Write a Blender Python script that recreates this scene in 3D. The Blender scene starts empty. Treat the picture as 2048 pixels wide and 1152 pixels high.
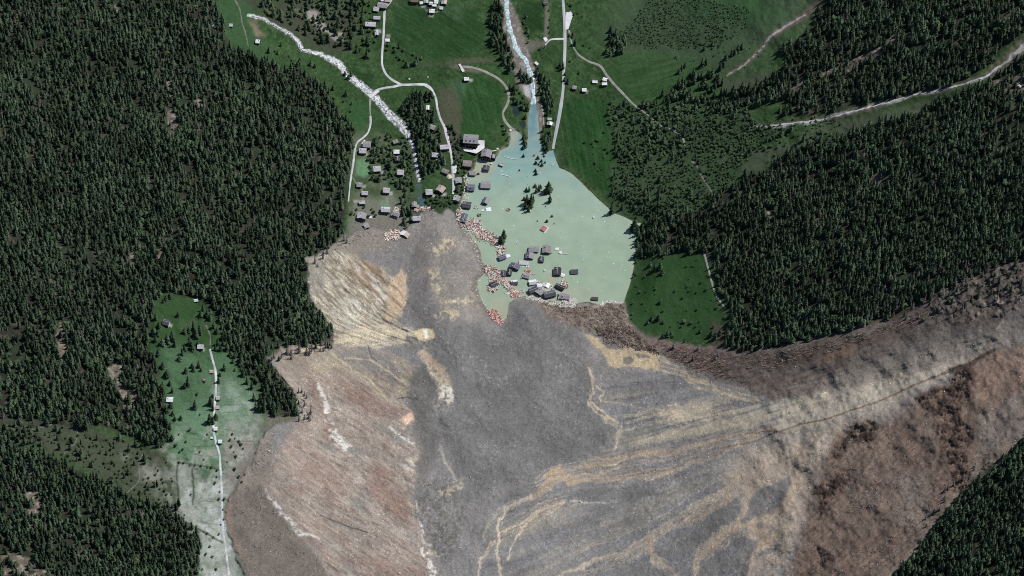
import bpy, math, random, time
import numpy as np
from mathutils import Vector, Matrix
T0 = time.time()
random.seed(7)
RNG = np.random.default_rng(11)
SC = bpy.context.scene
COL = SC.collection
R = math.radians

# ------------------------------------------------------------------ camera, sky, sun, exposure
M_PX = 0.65                    # metres on the valley floor per photograph pixel
THETA = R(35)                  # the satellite looks 35 degrees off the vertical
DIST = 6000.0
SW = 36.0
LENS = SW * DIST / (2048 * M_PX)
CAM = np.array([0.0, -DIST * math.sin(THETA), DIST * math.cos(THETA)])
cd = bpy.data.cameras.new('satellite_camera'); cam = bpy.data.objects.new('satellite_camera', cd)
COL.objects.link(cam); cam.location = CAM; cam.rotation_euler = (THETA, 0, 0)
cd.sensor_width = SW; cd.lens = LENS; cd.clip_start = 10; cd.clip_end = 40000
SC.camera = cam

SUN_EL, SUN_AZ = R(55), R(24)     # azimuth from +x towards +y
world = bpy.data.worlds.new("World"); SC.world = world; world.use_nodes = True
wn = world.node_tree.nodes; wl = world.node_tree.links
sky = wn.new('ShaderNodeTexSky'); sky.sky_type = 'NISHITA'; sky.sun_disc = False
sky.sun_elevation = SUN_EL; sky.sun_rotation = R(90) - SUN_AZ; sky.altitude = 1500
wl.new(sky.outputs[0], wn['Background'].inputs['Color']); wn['Background'].inputs['Strength'].default_value = 0.075
sl = bpy.data.lights.new('sun', 'SUN'); sl.energy = 3.9; sl.angle = R(0.53); sl.color = (1.0, 0.965, 0.92)
sun = bpy.data.objects.new('sun', sl); COL.objects.link(sun)
sd = Vector((math.cos(SUN_EL) * math.cos(SUN_AZ), math.cos(SUN_EL) * math.sin(SUN_AZ), math.sin(SUN_EL)))
sun.rotation_euler = sd.to_track_quat('Z', 'Y').to_euler(); sun.location = sd * 800
SC.cycles.filter_width = 1.0; SC.cycles.use_denoising = False
SC.view_settings.view_transform = 'Standard'; SC.view_settings.look = 'None'
SC.view_settings.gamma = 1.0; SC.view_settings.use_curve_mapping = False; SC.view_settings.exposure = 0.0

# ------------------------------------------------------------------ numeric helpers
def ray(u, v):
    x = (np.asarray(u, float) - 1024) / 2048 * SW / LENS
    y = -(np.asarray(v, float) - 576) / 2048 * SW / LENS
    z = -np.ones_like(x)
    c, s = math.cos(THETA), math.sin(THETA)
    return x, y * c - z * s, y * s + z * c
def at_z(u, v, z):
    """world point seen at survey coordinate (u,v) at height z"""
    dx, dy, dz = ray(u, v)
    t = (z - CAM[2]) / dz
    return CAM[0] + dx * t, CAM[1] + dy * t, np.broadcast_to(z, np.shape(dx)) * 1.0

_TAB = np.random.default_rng(5).random((256, 256)).astype(np.float32)
def vnoise(x, y):
    xi = np.floor(x).astype(np.int64); yi = np.floor(y).astype(np.int64)
    fx = (x - xi).astype(np.float32); fy = (y - yi).astype(np.float32)
    fx = fx * fx * (3 - 2 * fx); fy = fy * fy * (3 - 2 * fy)
    x0 = xi & 255; x1 = (xi + 1) & 255; y0 = yi & 255; y1 = (yi + 1) & 255
    a = _TAB[y0, x0]; b = _TAB[y0, x1]; c = _TAB[y1, x0]; d = _TAB[y1, x1]
    return (a + (b - a) * fx) + ((c + (d - c) * fx) - (a + (b - a) * fx)) * fy
def fbm(u, v, scale, oct=4, sx=1.0, ang=0.0, seed=0.0, gain=0.55):
    """fractal noise 0..1, stretched sx times along the direction ang (image degrees, clockwise down)"""
    c, s = math.cos(R(ang)), math.sin(R(ang))
    p = (u * c + v * s) / (scale * sx) + seed * 17.31; q = (-u * s + v * c) / scale + seed * 9.77
    out = 0; amp = 1; tot = 0
    for i in range(oct):
        out = out + amp * vnoise(p, q); tot += amp; amp *= gain
        p = p * 2.03 + 11.3; q = q * 2.03 + 5.7
    return out / tot
def ss(x, a, b):
    t = np.clip((x - a) / (b - a), 0, 1); return t * t * (3 - 2 * t)
def seg_d(px, py, ax, ay, bx, by):
    dx, dy = bx - ax, by - ay; L = dx * dx + dy * dy + 1e-9
    t = np.clip(((px - ax) * dx + (py - ay) * dy) / L, 0, 1)
    return np.hypot(px - ax - t * dx, py - ay - t * dy), t
def poly_sd(px, py, poly):
    """signed distance, negative inside"""
    d = np.full(px.shape, 1e9); ins = np.zeros(px.shape, bool); n = len(poly)
    for i in range(n):
        (ax, ay), (bx, by) = poly[i], poly[(i + 1) % n]
        d = np.minimum(d, seg_d(px, py, ax, ay, bx, by)[0])
        if ay != by:
            ins ^= ((ay > py) != (by > py)) & (px < (bx - ax) * (py - ay) / (by - ay) + ax)
    return np.where(ins, -d, d)
def pt_in(px, py, poly): return poly_sd(np.asarray(px, float), np.asarray(py, float), poly)

# ------------------------------------------------------------------ surveyed outlines (photograph pixels)
LAKE = [(1062,205),(1072,207),(1076,235),(1078,262),(1080,285),(1092,300),(1102,302),(1106,300),(1112,322),(1118,335),(1140,345),(1155,358),(1175,378),(1200,402),(1225,425),(1255,437),(1272,446),(1283,447),(1277,462),(1270,480),(1271,505),(1268,530),(1262,560),(1252,590),(1246,606),(1228,607),(1215,602),(1206,612),(1195,609),(1180,603),(1160,605),(1143,612),(1125,606),(1098,600),(1075,597),(1050,592),(1030,596),(1018,606),(1014,634),(1004,645),(990,632),(975,618),(962,600),(956,580),(955,560),(968,548),(972,535),(965,520),(960,500),(950,482),(938,466),(926,455),(921,440),(924,424),(921,410),(926,396),(934,382),(936,362),(931,350),(950,338),(953,320),(960,318),(985,317),(996,312),(1000,302),(1016,294),(1022,280),(1020,262),(1032,262),(1044,272),(1046,295),(1055,297),(1056,268),(1057,235)]
POND1 = [(1022,214),(1032,210),(1041,218),(1040,228),(1031,233),(1024,228)]
POND2 = [(1034,241),(1048,240),(1052,252),(1046,258),(1036,250)]
POND3 = [(833,368),(845,368),(848,392),(855,405),(852,415),(840,415),(838,402),(834,392)]
DEBRIS = [(790,470),(806,462),(820,452),(830,444),(838,428),(855,416),(868,420),(876,428),(888,424),(900,416),(912,425),(918,440),(925,455),(940,470),(955,490),(963,520),(968,540),(955,560),(958,585),(970,605),(985,620),(1000,642),(1014,632),(1018,606),(1030,596),(1050,592),(1080,597),(1110,603),(1143,612),(1165,605),(1200,612),(1215,602),(1246,607),(1252,640),(1290,676),(1340,690),(1400,694),(1450,708),(1500,708),(1540,700),(1600,690),(1700,664),(1800,634),(1850,606),(1900,578),(1980,545),(2048,525),(2400,430),(2500,760),(2048,872),(2020,897),(1955,950),(1915,990),(1880,1040),(1840,1090),(1790,1152),(1700,1400),(520,1400),(490,1152),(475,1110),(455,1060),(448,1030),(455,1000),(478,962),(488,945),(505,925),(512,895),(530,868),(548,846),(575,845),(600,835),(590,790),(560,750),(530,715),(560,700),(640,695),(668,685),(665,655),(625,610),(612,560),(612,520),(650,498),(690,470),(735,456)]
FOREST_W = [(-400,-400),(425,-400),(427,0),(440,40),(455,88),(480,105),(510,118),(540,128),(560,150),(590,132),(612,142),(640,172),(655,185),(668,215),(690,250),(704,262),(708,285),(698,310),(696,360),(691,420),(683,465),(660,492),(618,515),(610,560),(625,610),(650,640),(666,655),(668,683),(640,688),(600,690),(545,700),(530,712),(548,745),(588,790),(600,822),(570,832),(520,828),(512,800),(535,770),(510,765),(485,745),(470,712),(440,650),(420,612),(400,600),(385,598),(345,588),(320,582),(305,625),(300,705),(322,750),(330,800),(336,870),(335,900),(300,890),(250,870),(200,850),(170,860),(120,850),(60,840),(-400,800)]
FOREST_SW = [(-400,880),(20,890),(80,905),(130,930),(200,962),(260,995),(320,1015),(370,1045),(398,1070),(400,1110),(392,1160),(380,1500),(-400,1500)]
FOREST_NE1 = [(1655,-10),(1700,-400),(2500,-400),(2500,-60),(2048,68),(2005,100),(1960,140),(1900,170),(1850,182),(1790,192),(1740,205),(1690,215),(1620,232),(1560,236),(1555,222),(1590,205),(1565,202),(1480,215),(1450,190),(1470,180),(1530,165),(1560,145),(1580,115),(1555,100),(1600,75),(1625,45)]
FOREST_E = [(2500,0),(2048,112),(2010,135),(1985,165),(1940,178),(1895,195),(1850,215),(1840,235),(1770,240),(1700,262),(1640,285),(1590,300),(1545,322),(1560,340),(1500,345),(1470,370),(1430,385),(1415,415),(1360,425),(1300,440),(1285,448),(1280,480),(1273,510),(1330,512),(1400,505),(1418,520),(1430,545),(1440,580),(1458,625),(1462,645),(1450,660),(1445,690),(1470,700),(1500,706),(1540,698),(1600,686),(1700,660),(1800,628),(1850,598),(1900,570),(1980,538),(2048,515),(2500,420)]
FOREST_SE = [(2500,800),(2048,876),(2020,902),(1958,955),(1918,995),(1882,1045),(1842,1095),(1790,1158),(1700,1500),(2500,1500)]
SHRUB_E = [(1222,205),(1240,200),(1262,212),(1300,206),(1330,215),(1380,205),(1420,200),(1450,195),(1480,215),(1520,240),(1560,256),(1600,262),(1560,275),(1500,300),(1482,330),(1470,372),(1430,388),(1412,420),(1360,428),(1300,442),(1280,442),(1262,432),(1232,420),(1222,400),(1228,370),(1222,340),(1235,315),(1215,290),(1222,262),(1212,235)]
SHRUB_NE = [(1290,0),(1420,0),(1500,20),(1490,60),(1440,90),(1390,100),(1330,96),(1262,92),(1240,100),(1240,60),(1270,40)]
MEADOW_E = [(1268,520),(1330,512),(1400,505),(1412,540),(1425,580),(1450,625),(1455,650),(1400,680),(1340,680),(1290,668),(1252,640),(1250,590)]

# ------------------------------------------------------------------ ground grid
def axis(lo, hi, step=1.7, growth=1.22, far=5200):
    core = np.arange(lo, hi + step, step)
    ext = []; s = step; acc = 0
    while acc < far:
        s *= growth; acc += s; ext.append(acc)
    ext = np.array(ext)
    return np.concatenate([(lo - ext)[::-1], core, core[-1] + ext])
US = axis(-20, 2068); VS = axis(-20, 1172)
U, V = np.meshgrid(US, VS)
SHAPE = U.shape
n_a = fbm(U, V, 9, 3, seed=1) - .5; n_b = fbm(U, V, 9, 3, seed=2) - .5
n_c = fbm(U, V, 40, 3, seed=3) - .5; n_d = fbm(U, V, 40, 3, seed=4) - .5
WU = U + 9 * n_a + 16 * n_c; WV = V + 9 * n_b + 16 * n_d       # ragged edges
SU = U + 4 * n_a; SV = V + 4 * n_b                              # slightly ragged edges

def bbox(pts, m):
    xs = [p[0] for p in pts]; ys = [p[1] for p in pts]
    i0, i1 = np.searchsorted(US, [min(xs) - m, max(xs) + m]); j0, j1 = np.searchsorted(VS, [min(ys) - m, max(ys) + m])
    return slice(j0, j1), slice(i0, i1)
def pmask(poly, feather=3.0, ragged=2, grow=0.0):
    s = bbox(poly, 40 + feather); m = np.zeros(SHAPE, np.float32)
    X, Y = ((U, V), (SU, SV), (WU, WV))[ragged]
    if X[s].size:
        m[s] = 1 - ss(poly_sd(X[s], Y[s], poly) - grow, -feather, feather)
    return m
def lmask(pts, width, feather=2.0, ragged=1):
    """pts (u,v) with one width or a width per point"""
    ws = width if isinstance(width, (list, tuple)) else [width] * len(pts)
    s = bbox(pts, max(ws) + 30); m = np.zeros(SHAPE, np.float32)
    X, Y = ((U, V), (SU, SV), (WU, WV))[ragged]; X = X[s]; Y = Y[s]
    if not X.size: return m
    best = np.full(X.shape, 1e9)
    for i in range(len(pts) - 1):
        d, t = seg_d(X, Y, *pts[i], *pts[i + 1])
        best = np.minimum(best, d - .5 * (ws[i] + (ws[i + 1] - ws[i]) * t))
    m[s] = 1 - ss(best, -feather * .5, feather * .5)
    return m

# lake distance decides the shore
LSD = np.full(SHAPE, 400.0); s = bbox(LAKE, 120); LSD[s] = poly_sd(U[s] + 2.5 * n_a[s], V[s] + 2.5 * n_b[s], LAKE)
M_DEB = pmask(DEBRIS, 4, 2)
M_FW = pmask(FOREST_W, 5, 1); M_FSW = pmask(FOREST_SW, 6, 1); M_NE1 = pmask(FOREST_NE1, 6, 1)
M_FE = pmask(FOREST_E, 6, 1); M_FSE = pmask(FOREST_SE, 5, 1); M_SHE = pmask(SHRUB_E, 6, 2); M_SHN = pmask(SHRUB_NE, 14, 2)
M_FOREST = np.maximum.reduce([M_FW, M_FSW, M_NE1, M_FE, M_FSE]) * (1 - M_DEB)

# ------------------------------------------------------------------ colour of the ground (albedo only) and relief
C = np.zeros(SHAPE + (3,), np.float32)
H = np.zeros(SHAPE, np.float64)
def paint(m, col, a=1.0):
    k = (m * a)[..., None]
    C[:] = C * (1 - k) + np.asarray(col, np.float32) * k
def mod(m, n, amp):
    C[:] = C * (1 + (m * (n - .5) * 2 * amp)[..., None])
ONE = np.ones(SHAPE, np.float32)
f6 = fbm(U, V, 5, 3, seed=6); f20 = fbm(U, V, 22, 4, seed=7); f70 = fbm(U, V, 80, 4, seed=8); f200 = fbm(U, V, 220, 3, seed=9)
def lump(n, a, b): return ss(n, a, b)

GRASS = (.035, .071, .026)
paint(ONE, GRASS)
paint(lump(f20, .5, .75), (.054, .094, .040), .6)
paint(lump(f70, .55, .75), (.020, .045, .016), .6)
mod(ONE, f6, .42); mod(ONE, fbm(U, V, 2.4, 2, seed=55), .40); paint(lump(fbm(U, V, 3, 2, seed=56), .70, .8) * lump(f70, .45, .6), (.012, .028, .012), .7)
NEG = pmask([(1250,-60),(1660,-60),(1640,20),(1560,90),(1460,160),(1300,130),(1200,80)], 40, 2)
paint(NEG, (.056, .090, .049), .8); paint(NEG * lump(f20, .5, .7), (.06, .085, .05), .5)
paint(pmask([(1340,0),(1500,-30),(1560,30),(1440,70)], 25, 2), (.028, .085, .028), .6)
paint(pmask([(1240,110),(1330,100),(1400,130),(1420,180),(1330,205),(1270,205),(1215,150)], 16, 2), (.036, .082, .028), .6)
# mown field tones
for pg, c, a in [([(785,15),(960,20),(975,90),(880,120),(800,110),(785,60)], (.017,.052,.017), .7), ([(940,150),(1000,170),(1005,240),(960,280),(905,260),(915,190)], (.020,.066,.018), .7),
                 ([(900,160),(935,165),(920,215),(900,220)], (.055,.115,.06), .7), ([(700,140),(745,150),(740,180),(715,178)], (.014,.04,.014), .7), ([(1120,210),(1200,190),(1235,300),(1220,390),(1140,330)], (.019,.066,.018), .7),
                 ([(1045,0),(1085,0),(1085,60),(1045,65)], (.014,.038,.013), .8), ([(890,20),(925,5),(925,40),(910,35)], (.05,.1,.05), .6), ([(695,205),(738,205),(735,245),(715,275),(690,265)], (.030,.085,.030), .6),
                 ([(430,0),(500,0),(520,60),(560,110),(520,115),(470,95),(440,50)], (.040,.088,.038), .7)]:
    paint(pmask(pg, 7, 2), c, a)
mod(ONE * (U > 780) * (U < 1240), fbm(U, V, 3, 2, sx=9, ang=35, seed=12), .22)
# enclosed eastern meadow; mowing lines and cattle tracks
paint(pmask(MEADOW_E, 8, 2), (.026, .066, .022), .8); paint(pmask(MEADOW_E, 8, 2) * lump(f20, .52, .7), (.040, .080, .032), .6)
for ang_, pg_ in ((30, [(785,15),(960,20),(985,110),(880,120),(800,110),(785,60)]), (72, [(900,150),(1005,165),(1008,250),(905,270)]), (80, [(1110,205),(1215,190),(1235,300),(1220,390),(1130,330)]), (-15, [(1230,110),(1400,120),(1420,190),(1270,205)]), (10, [(690,120),(760,140),(800,175),(740,180)])):
    mod(pmask(pg_, 6, 2), fbm(U, V, 2.2, 2, sx=26, ang=ang_, seed=58), .42)
for i in range(70):
    a = random.choice([random.uniform(770, 1000), random.uniform(1130, 1420), random.uniform(690, 760)]); b = random.uniform(0, 290); L = random.uniform(12, 55); k = random.uniform(-1, 1.2)
    paint(lmask([(a, b), (a + L * .5, b + L * k * .5 + random.uniform(-4, 4)), (a + L, b + L * k)], random.uniform(.7, 1.5), 1.5, 2), random.choice([(.012,.03,.012), (.065,.085,.048)]), random.uniform(.2, .55))
# forest floors and open shrubland
paint(pmask([(1430,640),(1500,690),(1640,660),(1800,600),(1950,520),(2400,380),(2400,500),(2000,580),(1800,660),(1600,710),(1480,730),(1420,700)], 10, 2), (.075,.062,.05)); paint(pmask([(-300,800),(80,835),(180,855),(120,900),(40,890),(-300,890)], 10, 2), (.05,.055,.04)); paint(pmask([(480,800),(620,800),(640,850),(560,870),(500,860)], 8, 2), (.12,.12,.09))
paint(M_FOREST, (.029, .032, .023)); paint(M_FOREST * lump(fbm(U, V, 14, 4, seed=14), .58, .75), (.080, .068, .053), .8)
paint(M_FOREST * lump(f70, .5, .7), (.03, .048, .026), .6)
paint(M_SHE, (.036, .066, .031), .9); paint(M_SHE * lump(f20, .5, .7), (.052, .080, .042), .7)
paint(M_SHN, (.035, .062, .032), .6)
# grassy strips beside the eastern stream
for pg in ([(1480,345),(1500,305),(1560,285),(1640,275),(1600,300),(1545,330),(1500,352)], [(1600,262),(1700,235),(1850,200),(1900,185),(1850,228),(1700,262),(1620,278)], [(1440,160),(1500,150),(1560,140),(1540,165),(1470,182),(1440,200)]):
    paint(pmask(pg, 8, 2), (.062, .080, .050), .9)
# western slope: grazed clearing running down to pale hay meadows
CLR = [(318,580),(345,590),(400,610),(425,640),(470,715),(500,765),(540,800),(520,870),(500,930),(470,965),(452,1000),(450,1040),(470,1110),(492,1170),(400,1170),(402,1080),(340,1020),(318,960),(338,905),(326,860),(338,800),(318,755),(326,725),(296,700),(310,660),(298,625)]
paint(pmask(CLR, 9, 2), (.030, .068, .024)); paint(pmask(CLR, 9, 2) * lump(f20, .5, .68), (.055, .085, .045), .6)
paint(pmask([(330,690),(470,710),(500,790),(510,870),(480,940),(340,930),(332,800),(320,740)], 22, 2), (.070, .135, .072), .85)
paint(pmask([(345,830),(430,800),(500,790),(515,840),(480,930),(345,930)], 22, 2), (.115, .20, .12), .8)
paint(pmask([(362,932),(440,925),(442,975),(372,982)], 20, 2), (.11, .19, .115), .4); paint(pmask([(300,930),(360,920),(420,1000),(410,1060),(350,1010)], 26, 2), (.17,.185,.15), .8)
hay = lump(fbm(U, V, 30, 4, seed=16), .42, .66)
paint(pmask([(425,770),(500,770),(530,830),(520,880),(460,900),(430,880)], 30, 2) * (.25 + .75 * lump(fbm(U, V, 14, 4, seed=59), .4, .68)), (.255, .31, .255), .8); paint(pmask([(450,850),(520,840),(530,900),(480,950),(455,940)], 16, 2), (.19,.20,.165), .6)
paint(pmask([(362,985),(445,955),(470,1040),(480,1110),(495,1175),(400,1175),(405,1085),(372,1040)], 24, 2), (.25, .285, .245), .9)
paint(pmask([(350,950),(450,940),(480,1110),(495,1175),(400,1175),(405,1085),(365,1030)], 24, 2) * hay, (.44, .47, .44), .85)
paint(pmask([(450,880),(510,870),(500,935),(455,1000),(450,960)], 10, 2), (.23, .215, .19), .8)
paint(pmask([(100,850),(180,862),(250,880),(335,905),(350,950),(355,1010),(400,1070),(320,1025),(250,985),(180,945),(110,905),(40,880)], 12, 2), (.060, .072, .046), .95)
paint(pmask([(230,900),(340,915),(350,1000),(300,990)], 14, 2) * hay, (.22, .225, .19), .8)
paint(pmask([(330,870),(520,830),(530,900),(470,1000),(490,1170),(395,1170),(395,1080),(320,990)], 30, 2) * lump(fbm(U, V, 18, 5, seed=68), .44, .62), (.30,.315,.275), .6); paint(pmask([(330,870),(520,830),(530,900),(470,1000),(490,1170),(395,1170),(395,1080),(320,990)], 30, 2) * lump(fbm(U, V, 9, 4, seed=69), .55, .7), (.10,.125,.085), .5)
for i in range(26):   # worn cattle terraces and hedgerow earth
    a = random.uniform(335, 470); b = random.uniform(780, 1120); L = random.uniform(15, 60)
    paint(lmask([(a, b), (a + L, b + random.uniform(-3, 9))], 1.6, 2), (.045, .075, .045), .55)
for p in ([(355,925),(395,930),(445,940)], [(385,940),(388,985),(386,1010)], [(355,925),(354,960),(358,1010)], [(280,985),(330,1020),(400,1060),(445,1085)], [(240,960),(280,985)]):
    paint(lmask(p, 4, 3), (.035, .05, .03), .8)
# bare patches in the western forest
CLEAR = [[(215,738),(236,728),(255,745),(272,790),(270,828),(250,815),(228,780)], [(258,512),(270,508),(276,520),(268,540),(257,535)], [(318,455),(326,460),(322,500),(314,545),(312,500)], [(95,560),(118,575),(120,600),(100,592)], [(120,640),(135,690),(142,735),(122,720),(112,670)], [(330,150),(345,160),(352,200),(340,215),(330,190)], [(335,220),(350,215),(355,260),(340,280)], [(390,195),(415,205),(412,218),(395,212)], [(100,140),(115,150),(108,156)], [(225,10),(240,12),(242,30),(228,28)], [(310,85),(330,95),(325,120)], [(1530,420),(1550,425),(1545,440)], [(1740,345),(1780,350),(1770,375),(1745,372)], [(1590,345),(1620,335),(1610,350)], [(1985,165),(2048,150),(2048,185),(1995,185)], [(1690,130),(1790,70),(1800,80),(1700,150)], [(1540,200),(1600,160),(1690,130),(1690,142),(1600,172),(1550,212)], [(55,905),(80,1010),(60,1090),(50,990)], [(0,1100),(60,1120),(110,1152),(0,1175)]]
M_CLR = np.maximum.reduce([pmask(p, 3, 2) for p in CLEAR]) * lump(fbm(U, V, 12, 3, seed=57), .36, .5)
paint(M_CLR, (.15, .125, .10), .85); paint(M_CLR * lump(f6, .5, .7), (.26, .235, .205), .7)
# torrent banks (north-west) and village ground
paint(pmask([(480,0),(700,0),(720,40),(700,105),(650,108),(600,85),(540,40)], 16, 2), (.055, .058, .042), .85)
for pg, c in [([(615,20),(640,25),(660,60),(690,65),(695,82),(670,82),(640,60),(612,35)], (.30,.28,.25)), ([(497,45),(520,50),(535,70),(515,65)], (.20,.16,.115)), ([(588,18),(605,20),(600,32)], (.2,.18,.15)),
              ([(500,42),(518,40),(512,52)], (.13,.12,.07)), ([(880,180),(905,170),(925,230),(910,290),(895,300),(885,250)], (.075,.075,.05)), ([(755,270),(780,270),(775,290),(758,288)], (.15,.13,.105)),
              ([(885,255),(920,260),(925,330),(905,300)], (.085,.075,.062)), ([(862,248),(885,262),(895,320),(870,300)], (.07,.068,.045))]:
    paint(pmask(pg, 5, 2), c, .85)
VIL = [(700,270),(760,262),(830,300),(845,400),(835,440),(790,470),(735,470),(690,470),(695,400)]
paint(pmask(VIL, 10, 2), (.055, .085, .042), .8); paint(pmask(VIL, 10, 2) * lump(f20, .45, .65), (.10, .12, .075), .8)
paint(pmask([(712,318),(738,318),(742,345),(728,355),(712,350)], 4, 1), (.12, .235, .12), .9)
paint(pmask([(715,392),(785,390),(830,440),(800,470),(735,470),(690,475),(700,430)], 10, 2), (.165, .175, .135), .8)
paint(pmask([(745,425),(800,430),(815,455),(770,480),(690,500),(640,505),(700,470)], 9, 2), (.18, .168, .145), .9)
paint(pmask([(757,405),(775,398),(785,420),(768,415)], 3, 1), (.15, .24, .155), .7)
paint(pmask([(795,380),(815,370),(815,405),(805,420)], 5, 1), (.10, .115, .07), .8)
paint(pmask([(925,315),(953,312),(955,318),(930,322)], 2, 0), (.018, .062, .015), .9)
paint(pmask([(880,325),(925,330),(930,410),(905,425),(850,425),(850,395),(880,380)], 6, 1), (.035, .062, .028), .9)
paint(lmask([(936,350),(938,395),(930,420)], 6, 4), (.19, .16, .125), .8)
paint(lmask([(895,128),(930,122),(970,120),(985,122)], 9, 8), (.085, .085, .058), .8); paint(lmask([(905,132),(930,138),(960,142)], 9, 5), (.13, .115, .09), .8)
paint(lmask([(820,135),(850,128),(880,128),(905,130)], 8, 8), (.05, .068, .04), .8)
paint(lmask([(1089,-30),(1095,30),(1092,80),(1088,95)], 8, 4), (.15, .145, .115), .8)
paint(pmask([(1045,75),(1075,80),(1088,90),(1075,100),(1050,95)], 5, 2), (.15, .145, .12), .8)
# river gravel
GRAVEL = [(1008,-40),(1020,0),(1038,40),(1050,80),(1060,110),(1072,140),(1078,200),(1086,230),(1086,262),(1078,262),(1070,205),(1058,200),(1040,180),(1030,150),(1022,125),(1012,95),(1004,50),(993,-40)]
paint(pmask(GRAVEL, 4, 1), (.17, .15, .13)); paint(pmask(GRAVEL, 4, 1) * lump(f6, .5, .75), (.30, .28, .26), .8)
paint(pmask([(1046,172),(1058,170),(1062,195),(1050,190)], 3, 1), (.42, .43, .44))
STREAM = [(496,30),(528,38),(540,46),(562,58),(580,68),(597,85),(606,100),(640,108),(662,118),(682,132),(692,148),(712,163),(738,184),(752,196),(768,216),(786,236),(804,252),(818,275),(828,300),(833,330),(838,360)]
paint(lmask(STREAM, [5,6,4,5,6,8,6,7,13,14,9,13,14,14,14,17,17,10,8,8,7], 3), (.20, .20, .195))
paint(lmask(STREAM, [5,6,4,5,6,8,6,7,13,14,9,13,14,14,14,17,17,9,7,7,6], 3) * lump(fbm(U, V, 3.2, 2, seed=20), .38, .55), (.68, .70, .72), .95)
paint(lmask(STREAM[4:], 12, 3) * lump(fbm(U, V, 3.0, 2, seed=23), .60, .7), (.05, .055, .05), .9)
# alpine torrent in the east and the screes above
TOR_E = [(2110,70),(2048,92),(2030,108),(2000,130),(1975,152),(1940,163),(1900,176),(1860,184),(1820,190),(1790,200),(1750,212),(1700,224),(1660,236),(1620,243),(1580,246),(1540,251),(1505,252)]
paint(lmask(TOR_E, [34,30,26,22,16,12,10,12,10,14,16,14,12,9,8,7,4], 6), (.10, .092, .072), .9)
paint(lmask(TOR_E, [17,14,9,5,3,3.5,2.5,4,3,6,4,5.5,3.5,4,2.5,3,1.8], 3, 2) * lump(f6, .25, .45), (.30, .295, .29), .95)
paint(lmask(TOR_E[3:], 1.7, 1.2), (.62, .63, .65), .9)
TOR_N = [(1700,-45),(1645,0),(1610,30),(1585,45),(1560,60),(1540,75),(1520,100),(1495,125),(1475,138),(1455,150)]
paint(lmask(TOR_N, [12,12,16,12,14,10,8,9,7,4], 5), (.12, .10, .08), .9); paint(lmask(TOR_N[2:], [2.5,4,5,4,2.5,3,3,3,2.5], 2.5) * lump(f6, .3, .5), (.34, .33, .32), .9)

# --- the landslide
fan_r = np.hypot(U - 2120, V - 655); fan_a = np.arctan2(V - 655, 2120 - U)
fanN = fbm(fan_a * 640, fan_r, 7, 4, sx=.0 + 1, seed=25) * 0 + fbm(fan_a * 640, fan_r / 14, 7, 4, seed=25)
fanB = fbm(fan_a * 640, fan_r / 9, 20, 3, seed=26)
vv_ = np.linspace(300, 900, 1201); aa_ = np.radians(46 - 28 * ss(vv_, 610, 672)); cot_ = np.concatenate([[0], np.cumsum((1 / np.tan(aa_))[:-1] * .5)])
psi = (U + 5 * n_c * 2 - np.interp(V, vv_, cot_)) * .72
stk3 = fbm(psi, V / 4.5, 2.2, 2, seed=30); stk = fbm(psi, V / 4.5, 3.4, 3, seed=27); stk2 = fbm(psi, V / 5, 9, 3, seed=28)
roll = fbm(WU, WV, 34, 4, sx=1.7, ang=24, seed=29, gain=.45)
paint(M_DEB, (.166, .163, .166))
paint(M_DEB * lump(f70, .45, .7), (.178, .172, .168), .7)
# upper deposit
paint(M_DEB * pmask([(800,470),(850,420),(900,430),(960,500),(950,580),(980,620),(900,650),(850,640),(820,600),(830,520)], 20, 2), (.178, .168, .160), .85); paint(M_DEB * pmask([(840,430),(960,470),(960,640),(870,650),(830,560)], 24, 2) * lump(fbm(U, V, 18, 4, seed=67), .48, .66), (.215, .198, .175), .7)
for pg in ([(870,500),(890,480),(905,470),(910,495),(885,505)], [(858,545),(880,540),(880,555),(862,562)], [(860,565),(885,575),(875,585)], [(870,628),(890,610),(925,625),(915,635),(885,638)], [(880,600),(930,595),(950,600),(930,610)], [(955,540),(965,545),(952,600),(975,625),(955,610),(940,580)], [(905,440),(925,455),(915,460)]):
    paint(pmask(pg, 5, 2) * lump(f6, .35, .6), (.31, .27, .195), .85)
paint(pmask([(845,440),(865,470),(855,540),(852,600),(868,650),(840,650),(815,610),(812,560),(825,500)], 12, 2), (.118,.114,.114), .75)
# northern scar: tan streaked slope with a sand pocket
SCAR_N = [(615,525),(650,505),(700,500),(722,520),(762,535),(788,556),(806,548),(812,580),(808,612),(790,640),(800,652),(840,662),(866,664),(866,680),(800,690),(740,690),(690,690),(668,680),(662,655),(630,612)]
m = pmask(SCAR_N, 9, 2)
paint(m, (.255, .225, .178)); paint(m * lump(stk, .44, .64), (.39, .365, .305), .75); paint(m * lump(stk2, .52, .70), (.18, .152, .125), .75); paint(m * lump(stk3, .56, .66), (.48, .46, .41), .7); paint(m * lump(1 - stk3, .60, .70), (.10, .085, .07), .55)
paint(pmask([(690,510),(725,520),(760,535),(775,560),(770,600),(740,590),(705,545)], 10, 2) * lump(stk2, .35, .6), (.20, .135, .092), .85)
paint(pmask([(735,545),(765,560),(775,600),(760,605),(740,575)], 8, 2) * lump(stk, .4, .6), (.43, .41, .38), .7)
paint(pmask([(640,595),(700,600),(745,640),(700,650),(660,625)], 12, 2) * lump(stk, .45, .62), (.42, .42, .38), .8)
paint(pmask([(612,520),(652,510),(655,560),(645,590),(620,590)], 8, 2), (.215, .205, .185), .8)
paint(pmask([(780,560),(806,545),(812,580),(808,612),(788,638),(772,640),(775,600)], 3, 1), (.36, .285, .205), .9)
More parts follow.
